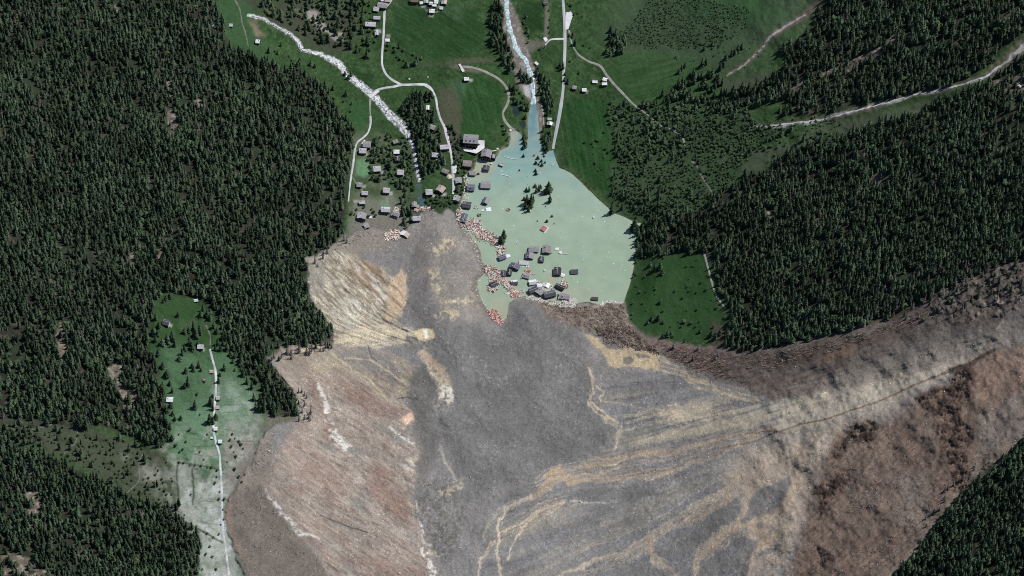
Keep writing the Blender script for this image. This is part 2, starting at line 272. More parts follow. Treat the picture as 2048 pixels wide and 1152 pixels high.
paint(pmask([(668,672),(760,650),(830,660),(866,668),(800,686),(700,690)], 5, 2) * lump(fbm(U, V, 3.5, 3, sx=9, ang=-4, seed=31), .34, .54), (.43, .385, .295), .9); paint(lmask([(720,655),(770,668),(815,670),(850,666)], [5,9,8,12], 5, 2), (.45,.40,.30), .75); paint(lmask([(690,690),(760,692),(820,684),(850,676)], [3,4,5,6], 4, 2), (.42,.38,.29), .7)
paint(pmask([(830,664),(845,657),(866,660),(868,675),(850,682),(838,678)], 2, 1), (.42, .36, .24)); paint(pmask([(845,660),(853,660),(856,675),(850,676)], 2, 1), (.62, .6, .54), .9)
paint(pmask([(815,672),(835,676),(838,684),(812,682)], 2, 1), (.15, .14, .135))
# southern scar
SCAR_S = [(560,700),(640,690),(700,700),(760,705),(800,725),(830,745),(822,770),(815,790),(800,800),(824,830),(815,848),(800,855),(845,895),(842,905),(825,905),(832,945),(828,960),(818,980),(835,1020),(838,1060),(860,1110),(870,1160),(900,1400),(660,1400),(652,1155),(620,1085),(570,1025),(525,975),(540,930),(580,880),(600,835),(590,790),(560,745)]
m = pmask(SCAR_S, 18, 2); stS = fbm(U, V, 4, 3, sx=8, ang=32, seed=33); blS = fbm(U, V, 26, 4, sx=2.2, ang=35, seed=34)
paint(m, (.235, .205, .183)); paint(m * lump(blS, .48, .72), (.225, .172, .148), .75); paint(m * lump(1 - blS, .56, .72), (.19, .186, .178), .7)
paint(m * lump(stS, .52, .70), (.33, .29, .255), .6); paint(m * lump(fbm(U, V, 3, 2, sx=6, ang=34, seed=35), .62, .76), (.13, .10, .085), .6)
paint(pmask([(600,690),(700,698),(800,725),(828,748),(815,792),(780,790),(700,740),(620,745)], 12, 2) * lump(fbm(U, V, 4, 3, sx=7, ang=30, seed=36), .4, .62), (.28, .25, .18), .8)
paint(pmask([(650,700),(760,705),(810,740),(790,770),(740,750)], 10, 2), (.165, .163, .165), .7)
RED = [[(608,765),(640,770),(650,790),(628,800),(618,785)], [(625,790),(645,795),(660,850),(660,870),(650,885),(628,875),(648,850)], [(690,770),(740,790),(800,820),(812,845),(780,845),(730,815),(690,795)], [(570,960),(605,975),(610,990),(595,992),(580,980)], [(590,1060),(620,1075),(625,1090),(600,1085)], [(655,1110),(760,1115),(850,1140),(870,1175),(760,1175),(700,1130)], [(610,925),(632,935),(630,945),(612,940)], [(745,930),(790,950),(815,1000),(830,1050),(760,1020),(735,965)], [(608,1120),(640,1140),(630,1150)]]
for pg in RED: paint(pmask(pg, 9, 2) * (.35 + .65 * lump(stS, .38, .6)), (.195, .118, .096), .62)
paint(pmask([(800,838),(822,825),(827,838),(812,850)], 3, 1), (.50, .33, .25), .95)
for pl, w in [([(636,770),(648,810),(658,850),(672,875),(700,898)], [5,12,20,20,12]), ([(525,975),(545,1000),(565,1030),(600,1062),(640,1080)], [5,7,8,8,4]), ([(560,1085),(590,1115),(620,1145)], [5,8,8]), ([(780,855),(800,870),(840,900)], [4,8,5]), ([(835,1000),(845,1060),(850,1090)], [3,6,4]), ([(845,1100),(858,1130),(875,1160)], [8,12,14]), ([(800,770),(806,788)], [9,11]), ([(850,1105),(880,1108)], [4,4])]:
    paint(lmask(pl, w, 5, 2) * lump(fbm(U, V, 5, 4, sx=2, ang=20, seed=37), .40, .56), (.50, .49, .47), .85)
for pl, w in [([(690,715),(740,720),(780,745),(815,770)], 3), ([(700,735),(740,760),(775,800),(800,815)], 3), ([(660,705),(700,735),(760,790),(790,810)], 2.5), ([(600,700),(650,692),(690,680)], 5)]:
    paint(lmask(pl, w, 3), (.40, .355, .26), .8)
paint(pmask([(835,705),(850,695),(865,720),(895,745),(905,790),(900,806),(880,800),(870,760),(850,730)], 5, 2) * lump(f6, .3, .5), (.36, .31, .235), .85)
paint(pmask([(885,780),(908,785),(905,805),(890,808)], 3, 2), (.52, .50, .46), .7)
paint(lmask([(880,890),(890,925),(905,945),(912,962)], [4,5,4,3], 3), (.34, .32, .28), .8)
paint(pmask([(868,985),(920,965),(925,975),(890,995)], 5, 2) * lump(f6, .35, .55), (.33, .30, .23), .8)
paint(lmask([(895,968),(930,955),(975,968)], 2.5, 2), (.30, .27, .22), .7)
for i in range(34):   # pale lobes spilling over the right edge of the scar
    t_ = random.random(); b = 800 + 330 * t_; a = np.interp(b, [790, 830, 860, 900, 960, 1020, 1100, 1150], [805, 826, 812, 842, 826, 835, 858, 868]) + random.uniform(-14, 10); L = random.uniform(6, 22)
    paint(lmask([(a - L, b - L * .6), (a, b), (a + random.uniform(2, 10), b + random.uniform(0, 7))], [random.uniform(3, 8), random.uniform(3, 9), 2], 5, 2), random.choice([(.33,.285,.23), (.30,.25,.21), (.42,.40,.37), (.26,.215,.19)]), random.uniform(.4, .85))
# brown tongue at the foot of the western meadow
paint(pmask([(455,1000),(480,955),(520,965),(545,1010),(585,1060),(640,1120),(660,1170),(560,1300),(495,1300),(490,1152),(460,1070),(449,1030)], 5, 1), (.125, .112, .10)); paint(pmask([(448,1030),(462,990),(464,1060),(490,1110),(480,1120)], 4, 1), (.16, .125, .105), .9)
paint(pmask([(480,930),(520,880),(545,860),(545,960),(500,985),(470,980)], 8, 2), (.165, .15, .13), .85)
paint(pmask([(545,705),(620,700),(640,720),(590,760),(570,745)], 8, 2), (.21, .185, .16), .8)
paint(pmask([(680,470),(740,458),(795,470),(790,500),(720,505),(650,505)], 7, 2), (.185, .168, .145), .8)
# big dark lobe
LOBE = [(850,560),(880,640),(1000,660),(1030,612),(1060,605),(1110,640),(1170,680),(1185,760),(1215,830),(1235,865),(1200,905),(1100,940),(1010,975),(960,985),(930,955),(880,880),(850,820),(835,740),(860,690),(830,640)]
m = pmask(LOBE, 16, 2); paint(m, (.124, .123, .126), .9); paint(m * lump(roll, .48, .72), (.158, .156, .157), .6)
paint(pmask([(830,580),(852,560),(860,640),(845,660),(818,640)], 8, 2), (.115, .112, .112), .7)
paint(pmask([(820,745),(865,730),(850,830),(880,880),(850,960),(835,940),(830,850)], 10, 2), (.118, .115, .112), .8)
paint(pmask([(835,960),(900,960),(925,1000),(930,1060),(890,1130),(860,1100),(838,1020)], 8, 2) * lump(fbm(U, V, 5, 3, seed=39), .4, .65), (.105, .10, .09), .8)
for i in range(46):   # thin pale slip lines on the lobe
    a = random.uniform(900, 1190); b = random.uniform(640, 960); L = random.uniform(10, 45); k = random.uniform(.1, .55)
    paint(lmask([(a, b), (a + L, b + L * k)], random.uniform(1, 2.2), 2, 2), (.21, .205, .20), random.uniform(.25, .6))
# pale and dark lobes lying on the rim of the big lobe
paint(pmask([(822,742),(845,735),(872,748),(868,800),(860,850),(850,870),(835,860),(828,820),(815,790)], 7, 2), (.112,.110,.108), .85)
paint(pmask([(838,702),(850,696),(866,718),(890,738),(904,768),(906,800),(896,808),(880,795),(872,765),(856,735)], 5, 2) * (.35 + .65 * lump(f6, .35, .55)), (.36,.315,.245), .9)
paint(pmask([(840,704),(858,706),(890,742),(896,760),(880,750),(858,728)], 4, 2), (.33,.245,.19), .7)
paint(pmask([(882,768),(906,776),(906,804),(892,810),(880,798)], 4, 2) * lump(f6, .3, .5), (.52,.50,.45), .85); paint(pmask([(870,800),(905,806),(885,825),(865,835)], 9, 2) * lump(f6, .35, .6), (.26,.245,.22), .7)
paint(pmask([(826,664),(845,656),(866,658),(870,675),(850,683),(836,680)], 2, 1), (.45, .385, .265)); paint(pmask([(845,659),(854,659),(858,676),(850,678)], 2, 1), (.68, .66, .60), .9); paint(pmask([(812,672),(834,675),(838,684),(810,683)], 2, 1), (.165, .155, .145))
paint(pmask([(780,563),(790,556),(797,546),(804,538),(806,552),(814,546),(812,560),(813,585),(811,608),(800,628),(788,638),(772,640),(775,600),(774,575)], 2, 1), (.385, .305, .222), .92)
for pg in ([(880,490),(890,478),(905,472),(911,492),(895,500),(880,508)], [(868,500),(880,495),(885,510),(872,512)], [(857,542),(872,540),(882,545),(876,556),(862,560)], [(862,568),(885,575),(878,586)], [(868,628),(890,616),(925,624),(915,635),(885,638)], [(880,601),(930,597),(948,601),(930,607)]): paint(pmask(pg, 4, 2) * lump(f6, .35, .52), (.37,.325,.24), .8)
paint(pmask([(800,838),(822,825),(827,838),(812,850)], 3, 1), (.52, .36, .285), .95)
# right-hand debris fan, striped along the flow
FAN = [(1235,865),(1225,835),(1190,780),(1300,735),(1420,760),(1530,810),(1600,790),(1800,735),(1990,690),(2150,640),(2180,700),(2000,712),(1880,765),(1760,830),(1680,890),(1630,960),(1600,1080),(1560,1160),(1500,1400),(930,1400),(960,1100),(1010,985),(1110,945),(1200,905)]
m = pmask(FAN, 10, 1); paint(m, (.165, .166, .173), .95); paint(m * lump(fanB, .5, .66), (.205, .192, .172), .6)
paint(m * lump(fanN, .54, .70), (.27, .25, .21), .4); paint(m * lump(1 - fanN, .58, .72) * ss(fan_r, 400, 800), (.118, .116, .118), .5)
paint(pmask([(1240,850),(1300,830),(1400,800),(1530,812),(1600,790),(1700,775),(1800,740),(1900,715),(1880,745),(1700,815),(1560,850),(1400,870),(1280,880)], 12, 2) * lump(fanN, .36, .56), (.315, .285, .232), .9)
paint(pmask([(1560,815),(1620,790),(1800,745),(1980,700),(1900,745),(1760,815),(1640,850),(1560,862)], 10, 2), (.315,.285,.236), .75)
paint(pmask([(1480,900),(1600,865),(1760,815),(1860,765),(1700,875),(1640,960),(1600,1060),(1560,1010),(1520,960),(1440,970)], 22, 2), (.285, .24, .20), .75)
paint(pmask([(1450,960),(1500,925),(1560,895),(1610,890),(1640,930),(1612,1010),(1585,1070),(1560,1150),(1500,1170),(1480,1110),(1500,1060),(1455,1070),(1400,1120),(1380,1100),(1440,1030)], 12, 2) * (.5 + .5 * lump(f20, .35, .55)), (.30,.25,.208), .85)
paint(pmask([(1230,872),(1290,858),(1400,842),(1480,838),(1500,850),(1380,868),(1260,890)], 8, 2) * lump(fanN, .3, .5), (.31,.28,.225), .8)
TAN = (.42, .355, .275); ORG = (.325, .258, .198)
for pl, w, c, a in [
    ([(1165,935),(1250,915),(1330,905),(1420,885),(1500,868),(1560,855)], [10,16,14,10,14,6], ORG, .85),
    ([(1140,965),(1200,960),(1280,958),(1350,942),(1420,915),(1500,885)], [14,12,14,12,8,4], ORG, .85),
    ([(1075,960),(1120,945),(1180,935),(1250,920)], [5,10,8,6], TAN, .7),
    ([(1140,965),(1120,950),(1080,985),(1060,995)], [26,34,20,8], (.32,.25,.178), .95),
    ([(1060,990),(1035,1002),(1010,1020),(1000,1045),(1000,1075),(998,1110),(1005,1180)], [6,6,7,7,6,6,6], TAN, .85),
    ([(1125,1005),(1075,1020),(1040,1045),(1012,1065),(1000,1072)], [12,10,5,4,4], TAN, .9),
    ([(1080,1020),(1050,1050),(1030,1085),(1015,1115)], [4,4,4,3], TAN, .8),
    ([(1000,1082),(975,1095),(962,1115),(955,1160)], [4,4,3,3], TAN, .8),
    ([(970,1085),(980,1050),(1005,1020),(1035,995)], [3,4,4,3], (.30,.28,.24), .6),
    ([(1140,1005),(1180,1002),(1240,1002)], [3,3,2], (.42,.41,.40), .7),
    ([(1180,735),(1190,755),(1185,775),(1178,795),(1195,815),(1215,835),(1235,850)], [5,6,4,3,5,6,8], TAN, .9),
    ([(1172,795),(1180,812),(1200,832),(1225,845)], [2,3,3,3], TAN, .9),
    ([(1195,770),(1205,785),(1200,800)], [4,5,4], TAN, .8),
    ([(1205,800),(1260,808),(1330,822),(1400,830),(1480,815)], [2,2,2,3,3], TAN, .75),
    ([(1250,845),(1310,828),(1360,840),(1380,850)], [3,10,12,5], TAN, .85),
    ([(1330,820),(1370,812),(1420,815),(1470,815)], [3,2,2,2], TAN, .8),
    ([(1240,855),(1230,880),(1228,895)], [4,4,3], TAN, .8),
    ([(1110,1155),(1180,1128),(1240,1108),(1300,1082),(1350,1035),(1400,1012),(1460,975),(1485,945)], [5,8,13,17,14,17,11,5], (.335,.29,.235), .85),
    ([(1300,1082),(1305,1110),(1330,1130),(1360,1150)], [14,10,5,5], ORG, .85),
    ([(1290,1155),(1310,1120)], [5,10], TAN, .7),
    ([(1350,1050),(1400,1035),(1440,1010),(1470,990)], [6,10,10,4], (.28,.22,.165), .8),
    ([(1385,1160),(1392,1125),(1420,1098),(1465,1062),(1500,1050),(1550,1025),(1578,985),(1592,950),(1610,920)], [14,13,13,14,13,15,14,16,10], ORG, .85),
    ([(1476,1048),(1490,1010),(1510,975),(1530,950)], [4,7,9,8], (.29,.24,.18), .8),
    ([(1492,1160),(1512,1100),(1545,1075),(1580,1050)], [13,14,18,12], ORG, .8),
    ([(1500,1055),(1530,1070),(1520,1095)], [12,14,10], (.30,.235,.17), .8),
    ([(1255,970),(1340,1010),(1300,1060)], [0.6,2,1], (.24,.235,.23), .5)]:
    paint(lmask(pl, [z_ * .8 for z_ in w], 3, 2) * (.55 + .45 * lump(fanN, .36, .54)), c, a)
    if 4 <= max(w) <= 18:
        for q_ in range(6):
            j_ = random.choice([-1, 1]) * random.uniform(.4, 2.0) * max(w)
            paint(lmask([(x_ + random.uniform(-3, 3), y_ + j_ * random.uniform(.4, 1.1)) for x_, y_ in pl], [max(.7, z_ * .14) for z_ in w], 1.6, 2), c, random.uniform(.35, .75))
for pg in ([(1514,981),(1577,952),(1583,970),(1557,1016),(1499,1045),(1480,1046)], [(1398,1125),(1442,1100),(1488,1076),(1517,1086),(1508,1112),(1490,1160),(1392,1170)], [(1318,1112),(1360,1082),(1460,1000),(1490,985),(1470,1040),(1400,1085),(1380,1115),(1340,1125)], [(1255,1140),(1300,1125),(1330,1150),(1320,1200),(1250,1200)], [(1515,1108),(1560,1085),(1545,1105),(1520,1115)], [(1140,990),(1200,975),(1300,975),(1330,990),(1240,998),(1160,1000)]):
    paint(pmask(pg, 4, 2), (.132, .131, .133), .92)
# mud pond and its outlet band east of the lobe
paint(pmask([(1168,668),(1185,685),(1205,705),(1215,722),(1228,735),(1265,736),(1320,741),(1316,712),(1298,700),(1280,702),(1262,690),(1240,680),(1248,700),(1225,700),(1205,690),(1190,672)], 2, 2), (.36, .295, .205), .95)
for pg in ([(1246,715),(1262,712),(1268,722),(1256,730),(1245,728)], [(1210,675),(1235,680),(1240,692),(1220,698),(1208,688)], [(1270,705),(1298,712),(1305,716),(1275,715)]): paint(pmask(pg, 2, 1), (.14, .13, .12), .9)
bandN = lump(fbm(U, V, 3, 3, sx=9, ang=17, seed=41), .38, .58)
paint(pmask([(1310,722),(1330,722),(1400,755),(1470,775),(1520,800),(1525,808),(1480,800),(1400,775),(1330,748)], 4, 2) * bandN, (.36, .30, .215), .85)
paint(pmask([(1318,712),(1360,730),(1385,748),(1350,742)], 4, 2) * bandN, (.34, .28, .20), .7)
# brown rubble beside the lake and along the forest foot
paint(pmask([(1060,600),(1110,605),(1143,612),(1200,612),(1216,600),(1246,607),(1252,640),(1300,680),(1330,710),(1290,700),(1240,680),(1190,665),(1150,655),(1110,640)], 6, 2), (.135, .112, .096), .9)
mm = pmask([(1060,600),(1110,605),(1143,612),(1200,612),(1216,600),(1246,607),(1252,640),(1300,680),(1330,710),(1240,680),(1150,655)], 6, 2)
paint(mm * lump(fbm(U, V, 3.5, 3, sx=3, ang=25, seed=43), .52, .7), (.26, .215, .18), .7); paint(mm * lump(fbm(U, V, 5, 3, sx=3, ang=30, seed=44), .55, .7), (.055, .045, .04), .8)
FOOT = [(1252,640),(1300,676),(1400,694),(1500,708),(1600,688),(1700,660),(1800,632),(1850,606),(1900,576),(1980,545),(2048,525),(2400,430),(2400,600),(2048,665),(1985,695),(1850,735),(1700,770),(1600,790),(1540,800),(1460,765),(1380,740),(1320,705)]
m = pmask(FOOT, 8, 2); ft = fbm(U, V, 3, 3, sx=9, ang=-20, seed=45)
paint(m, (.122, .102, .090), .95); paint(m * lump(f70, .45, .65), (.155, .136, .120), .7); paint(m * lump(ft, .55, .72), (.185, .16, .142), .5); paint(m * lump(1 - ft, .58, .72), (.06, .05, .045), .5)
paint(pmask([(1290,680),(1400,696),(1450,712),(1470,740),(1400,735),(1330,708)], 10, 2), (.125, .090, .083), .8)
paint(pmask([(1480,716),(1540,712),(1700,680),(1840,630),(1850,650),(1700,705),(1560,735)], 9, 2), (.098, .078, .068), .8)
paint(pmask([(1640,735),(1700,710),(1720,690),(1680,690),(1650,715)], 9, 2), (.185, .128, .09), .7)
paint(pmask([(1620,770),(1720,730),(1860,670),(1950,660),(2000,640),(2048,600),(2048,690),(1985,700),(1850,740),(1700,775)], 14, 2), (.18, .165, .15), .75)
paint(lmask([(1985,580),(1998,605),(2005,635),(1995,660)], [6,9,7,5], 5, 2), (.30, .27, .22), .8); paint(lmask([(1885,640),(1890,665)], [8,12], 8, 2), (.25,.22,.18), .6)
paint(pmask([(1532,768),(1560,760),(1572,795),(1545,803)], 8, 2), (.12, .098, .088), .9)
# brown southern flank
FLANK = [(1985,702),(2048,690),(2400,600),(2500,760),(2048,872),(2020,897),(1955,950),(1915,990),(1880,1040),(1840,1090),(1790,1152),(1700,1400),(1540,1400),(1575,1152),(1600,1080),(1625,980),(1660,905),(1720,860),(1800,825),(1880,770)]
m = pmask(FLANK, 22, 2); fl = fbm(U, V, 3, 3, sx=10, ang=-38, seed=47)
paint(m, (.128, .098, .080), .95); paint(m * lump(f70, .42, .62), (.135, .110, .094), .7); paint(m * lump(fl, .53, .70), (.165, .132, .112), .5); paint(m * lump(1 - fl, .6, .74), (.085, .063, .052), .5)
paint(pmask([(1945,740),(2000,705),(2150,670),(2150,740),(2010,770),(1960,800)], 9, 2), (.19, .142, .116), .75)
paint(pmask([(1800,960),(1850,950),(1850,1060),(1800,1050)], 22, 2), (.19, .168, .15), .7)
paint(pmask([(1960,830),(2048,780),(2100,850),(2010,890),(1950,930)], 14, 2), (.165, .15, .135), .8)
ROCKS = [[(1830,800),(1865,775),(1900,770),(1935,715),(1950,745),(1945,790),(1915,830),(1880,838),(1850,820)], [(1870,830),(1905,825),(1940,850),(1948,870),(1930,900),(1935,945),(1910,940),(1895,920),(1880,880)], [(1900,940),(1935,940),(1935,985),(1905,980)], [(1665,880),(1690,860),(1735,838),(1760,850),(1745,880),(1700,890),(1675,925),(1662,915)], [(1625,985),(1640,960),(1690,940),(1700,960),(1650,1010)], [(1640,1060),(1660,1000),(1680,960),(1640,980)], [(1630,1090),(1660,1120),(1640,1152)]]
M_ROCK = np.maximum.reduce([pmask(p, 8, 2) for p in ROCKS]); rk = fbm(U, V, 8, 5, sx=1.3, ang=-40, seed=49, gain=.62)
paint(M_ROCK, (.095, .070, .060), .75); paint(M_ROCK * lump(rk, .44, .56), (.036, .028, .025), .9); paint(M_ROCK * lump(1 - rk, .58, .7), (.17, .125, .10), .6)
paint(pmask([(1760,740),(1800,730),(1840,755),(1800,765),(1765,760)], 8, 2) * lump(rk, .4, .6), (.10, .088, .075), .8)
RIDGE = pmask([(1850,590),(1960,535),(2048,515),(2048,620),(1960,650),(1870,640)], 12, 2); paint(RIDGE * lump(fbm(U, V, 6, 4, seed=50), .45, .6), (.055, .047, .042), .8); paint(RIDGE * lump(fbm(U, V, 6, 4, seed=51), .58, .7), (.20, .18, .155), .7)
# the stream cut down the fan
CUT = [(1240,955),(1290,948),(1340,940),(1420,902),(1500,886),(1545,868),(1600,848),(1640,842),(1700,822),(1760,802),(1830,770),(1900,742),(1950,722),(1988,703)]
m_cut = lmask(CUT, [1,2,2,2,2.5,2.5,3,3,3,3,4,5,6,4], 2.0, 1); paint(m_cut * (.35 + .65 * ss(U, 1400, 1560)), (.12, .078, .055), .8)
paint(lmask([(1490,868),(1540,862),(1570,866)], 3, 2), (.12, .075, .05), .8); paint(lmask([(1900,742),(1950,722),(1988,703)], 8, 4, 2), (.05,.038,.033), .8)
paint(lmask([(1498,700),(1512,716),(1528,738),(1540,752)], [3,4,5,7], 2, 0), (.17, .15, .13), .9)
for pl in ([(1500,702),(1515,718),(1526,734)], [(735,690),(742,710),(752,722)], [(795,797),(815,795),(835,798)], [(640,1030),(700,1055),(735,1065)]): paint(lmask(pl, 2.2, 1.5, 1), (.035, .032, .03), .85)
# overall tone of the dry broken rock
gain = np.array([1.24, 1.22, 1.16]); M_FL = pmask(FLANK, 24, 2)[..., None]; M_FT = pmask([(1252,640),(1300,676),(1400,694),(1500,700),(1700,652),(1900,560),(2400,400),(2400,640),(2048,660),(1900,690),(1700,740),(1560,780),(1460,755),(1360,720)], 22, 2)[..., None] * (1 - M_FL)
C[:] = C * (1 + M_DEB[..., None] * ((1 - M_FL - M_FT) * (gain - 1) - M_FT * np.array([.17, .17, .17]) + M_FL * np.array([.22, .16, .10])))
# grain
mod(M_DEB, f6, .16); mod(M_DEB, fbm(U, V, 2.2, 2, seed=52), .17); mod(M_DEB, fbm(U, V, 34, 5, seed=54), .26)
rough = M_DEB * lump(f20, .4, .6)
C[:] = C * (1 + rough[..., None] * ((fbm(U, V, 2.1, 1, seed=53) > .82)[..., None] * .5))
mod(M_FOREST, f6, .3)
YARDS = [(742,291),(730,308),(800,288),(728,372),(780,386),(745,434),(800,420),(712,402),(765,345),(808,352),(875,318),(896,300),(912,368),(888,388),(868,392),(838,412),(900,352),(757,62),(748,40),(776,72),(846,12),(880,14),(862,30),(340,650),(405,698),(1172,184),(1105,248),(940,160)]
for a, b in YARDS: paint(pmask([(a - 5, b - 3), (a + 5, b - 2), (a + 4, b + 4), (a - 4, b + 3)], 2, 1), random.choice([(.34,.33,.29), (.26,.25,.20), (.42,.41,.38)]), .75)
for p_ in ([(709,300),(720,306),(728,312)], [(703,352),(712,366),(722,374)], [(722,374),(728,392),(722,408)], [(742,292),(765,300),(788,308)], [(772,392),(776,404),(770,412)], [(905,352),(898,348)], [(765,85),(772,84)], [(850,20),(860,26),(878,22)]): paint(lmask(p_, 1.8, 1.5, 1), (.27,.26,.22), .75)
# wet brighter silt rim along the shore, lakebed
paint(ss(-LSD, -16, -4) * pmask([(905,430),(945,445),(985,540),(1010,660),(970,660),(930,560)], 14, 2), (.165,.155,.145), .95); paint(ss(-LSD, -9, 1) * (1 - .75 * ss(U, 1020, 1100)) * lump(f6, .3, .55), (.30, .265, .20), .7); paint((LSD < -1).astype(np.float32), (.22, .24, .19))

# --- relief
def softplus(x, k): return np.log1p(np.exp(np.clip(x / k, -40, 40))) * k
H += softplus(700 - np.clip(U, -1800, 9999), 40) * M_PX * .40 * (0.55 + .45 * ss(760 - V * .1, 600, 760))
H += softplus(np.clip(U, -9999, 4200) - 1300, 60) * M_PX * .34
H += 5 + (f200 - .5) * 8 + (f70 - .5) * 5
H += (fbm(U, V, 60, 4, seed=60) - .5) * 18 * np.maximum(ss(600 - U, 0, 200), ss(U - 1400, 0, 200))
nearlake = ss(LSD, 0, 60)
H += M_DEB * (3 + (f20 - .5) * 1.7 + (f6 - .5) * 1.0 + (fbm(U, V, 2.6, 2, seed=61) - .5) * .6)
H += pmask(LOBE, 40, 2) * (2 + (roll - .5) * 5)
H += pmask(SCAR_N, 12, 2) * ((stk - .5) * 2.6 + (stk2 - .5) * 3.5) + pmask(SCAR_S, 14, 2) * ((stS - .5) * 1.7 + (blS - .5) * 4)
H += pmask(FAN, 12, 2) * (ss(fan_r, 250, 700) * ((fanN - .5) * 3.0 + (fanB - .5) * 3))
H += pmask(FLANK, 12, 2) * ((fl - .5) * 2.4 + (fbm(U, V, 44, 4, sx=2.5, ang=-40, seed=62) - .5) * 8) + pmask(FOOT, 12, 2) * ((ft - .5) * 2.0 + (fbm(U, V, 60, 3, seed=63) - .5) * 5)
H += M_ROCK * (rk - .5) * 9 + RIDGE * (fbm(U, V, 10, 5, seed=64, gain=.6) - .5) * 11
H += mm * ((fbm(U, V, 6, 3, seed=65) - .5) * 5 + 2)
H -= m_cut * 1.0
H += (1 - M_DEB) * ((f6 - .5) * .7 + (f20 - .5) * 1.6)
H += M_SHN * (f6 - .5) * 2.0
shore = ss(LSD, 0, 52)
base = np.maximum(H, .6)
H = np.where(LSD > 0, .02 + np.minimum(LSD, 8) * .09 + (base - .7) * shore, np.maximum(LSD * .35, -5.0))
for pond in (POND1, POND2, POND3):
    H -= pmask(pond, 3, 0) * 1.2
riverbed = [(1008,-60),(1012,0),(1018,50),(1032,95),(1050,120),(1062,150),(1066,190),(1067,215)]
RIVER_W = [16,17,16,15,14,13,13,12]

XW, YW, ZW = at_z(U, V, H)
print('terrain fields', round(time.time() - T0, 1))

def hgt(u, v):
    u = np.asarray(u, float); v = np.asarray(v, float)
    i = np.clip(np.searchsorted(US, u) - 1, 0, len(US) - 2); j = np.clip(np.searchsorted(VS, v) - 1, 0, len(VS) - 2)
    a = np.clip((u - US[i]) / (US[i + 1] - US[i]), 0, 1); b = np.clip((v - VS[j]) / (VS[j + 1] - VS[j]), 0, 1)
    return (H[j, i] * (1 - a) + H[j, i + 1] * a) * (1 - b) + (H[j + 1, i] * (1 - a) + H[j + 1, i + 1] * a) * b
def field(F, u, v):
    i = np.clip(np.searchsorted(US, np.asarray(u, float)), 0, len(US) - 1); j = np.clip(np.searchsorted(VS, np.asarray(v, float)), 0, len(VS) - 1)
    return F[j, i]
def ground(u, v): return np.stack(at_z(u, v, hgt(u, v)), -1)
def gpt(u, v): return Vector([float(x) for x in ground(u, v)])

# ------------------------------------------------------------------ materials
def mat(name, rough=.9, spec=.2):
    m = bpy.data.materials.new(name); m.use_nodes = True
    b = m.node_tree.nodes['Principled BSDF']; b.inputs['Roughness'].default_value = rough; b.inputs['Specular IOR Level'].default_value = spec
    return m, m.node_tree.nodes, m.node_tree.links, b
def noise_mix(nt, ln, scale, c1, c2, lo=.35, hi=.65, detail=4, coord='Object', vec_scale=None):
    tc = nt.new('ShaderNodeTexCoord'); n = nt.new('ShaderNodeTexNoise'); n.inputs['Scale'].default_value = scale; n.inputs['Detail'].default_value = detail
    if vec_scale:
        mp = nt.new('ShaderNodeMapping'); mp.inputs['Scale'].default_value = vec_scale; ln.new(tc.outputs[coord], mp.inputs[0]); ln.new(mp.outputs[0], n.inputs['Vector'])
    else: ln.new(tc.outputs[coord], n.inputs['Vector'])
    r = nt.new('ShaderNodeValToRGB'); r.color_ramp.elements[0].position = lo; r.color_ramp.elements[1].position = hi
    r.color_ramp.elements[0].color = (*c1, 1); r.color_ramp.elements[1].color = (*c2, 1)
    ln.new(n.outputs['Fac'], r.inputs['Fac']); return r.outputs['Color'], n
def plain(name, c1, c2, scale=1.0, rough=.85, spec=.2, vec_scale=None, lo=.35, hi=.65, rand=0.0):
    m, nt, ln, b = mat(name, rough, spec)
    col, _ = noise_mix(nt, ln, scale, c1, c2, lo, hi, vec_scale=vec_scale)
    if rand:
        oi = nt.new('ShaderNodeObjectInfo'); mr = nt.new('ShaderNodeMapRange'); mr.inputs['To Min'].default_value = 1 - rand; mr.inputs['To Max'].default_value = 1 + rand
        ln.new(oi.outputs['Random'], mr.inputs['Value']); hs = nt.new('ShaderNodeHueSaturation'); ln.new(mr.outputs[0], hs.inputs['Value']); ln.new(col, hs.inputs['Color']); col = hs.outputs[0]
    ln.new(col, b.inputs['Base Color']); return m
def soil(name, scale, amp, bump=.0, fine=1.0):
    m, nt, ln, b = mat(name, .95, .08)
    at = nt.new('ShaderNodeAttribute'); at.attribute_name = 'soil_colour'
    f, n = noise_mix(nt, ln, scale, (1 - amp,) * 3, (1 + amp,) * 3, .3, .7, 6)
    mx = nt.new('ShaderNodeMix'); mx.data_type = 'RGBA'; mx.blend_type = 'MULTIPLY'; mx.inputs[0].default_value = 1
    ln.new(at.outputs['Color'], mx.inputs[6]); ln.new(f, mx.inputs[7]); ln.new(mx.outputs[2], b.inputs['Base Color'])
    if bump:
        bp = nt.new('ShaderNodeBump'); bp.inputs['Strength'].default_value = bump; bp.inputs['Distance'].default_value = fine
        ln.new(n.outputs['Fac'], bp.inputs['Height']); ln.new(bp.outputs[0], b.inputs['Normal'])
    return m
M_GRASS = soil('meadow_grass', .45, .22, .5, .6); M_FLOOR = soil('forest_floor_litter', .5, .3, .6, .8)
M_MUD = soil('landslide_rubble', .75, .28, .35, .5); M_SCREE = soil('scraped_slope', .75, .30, .4, .6)

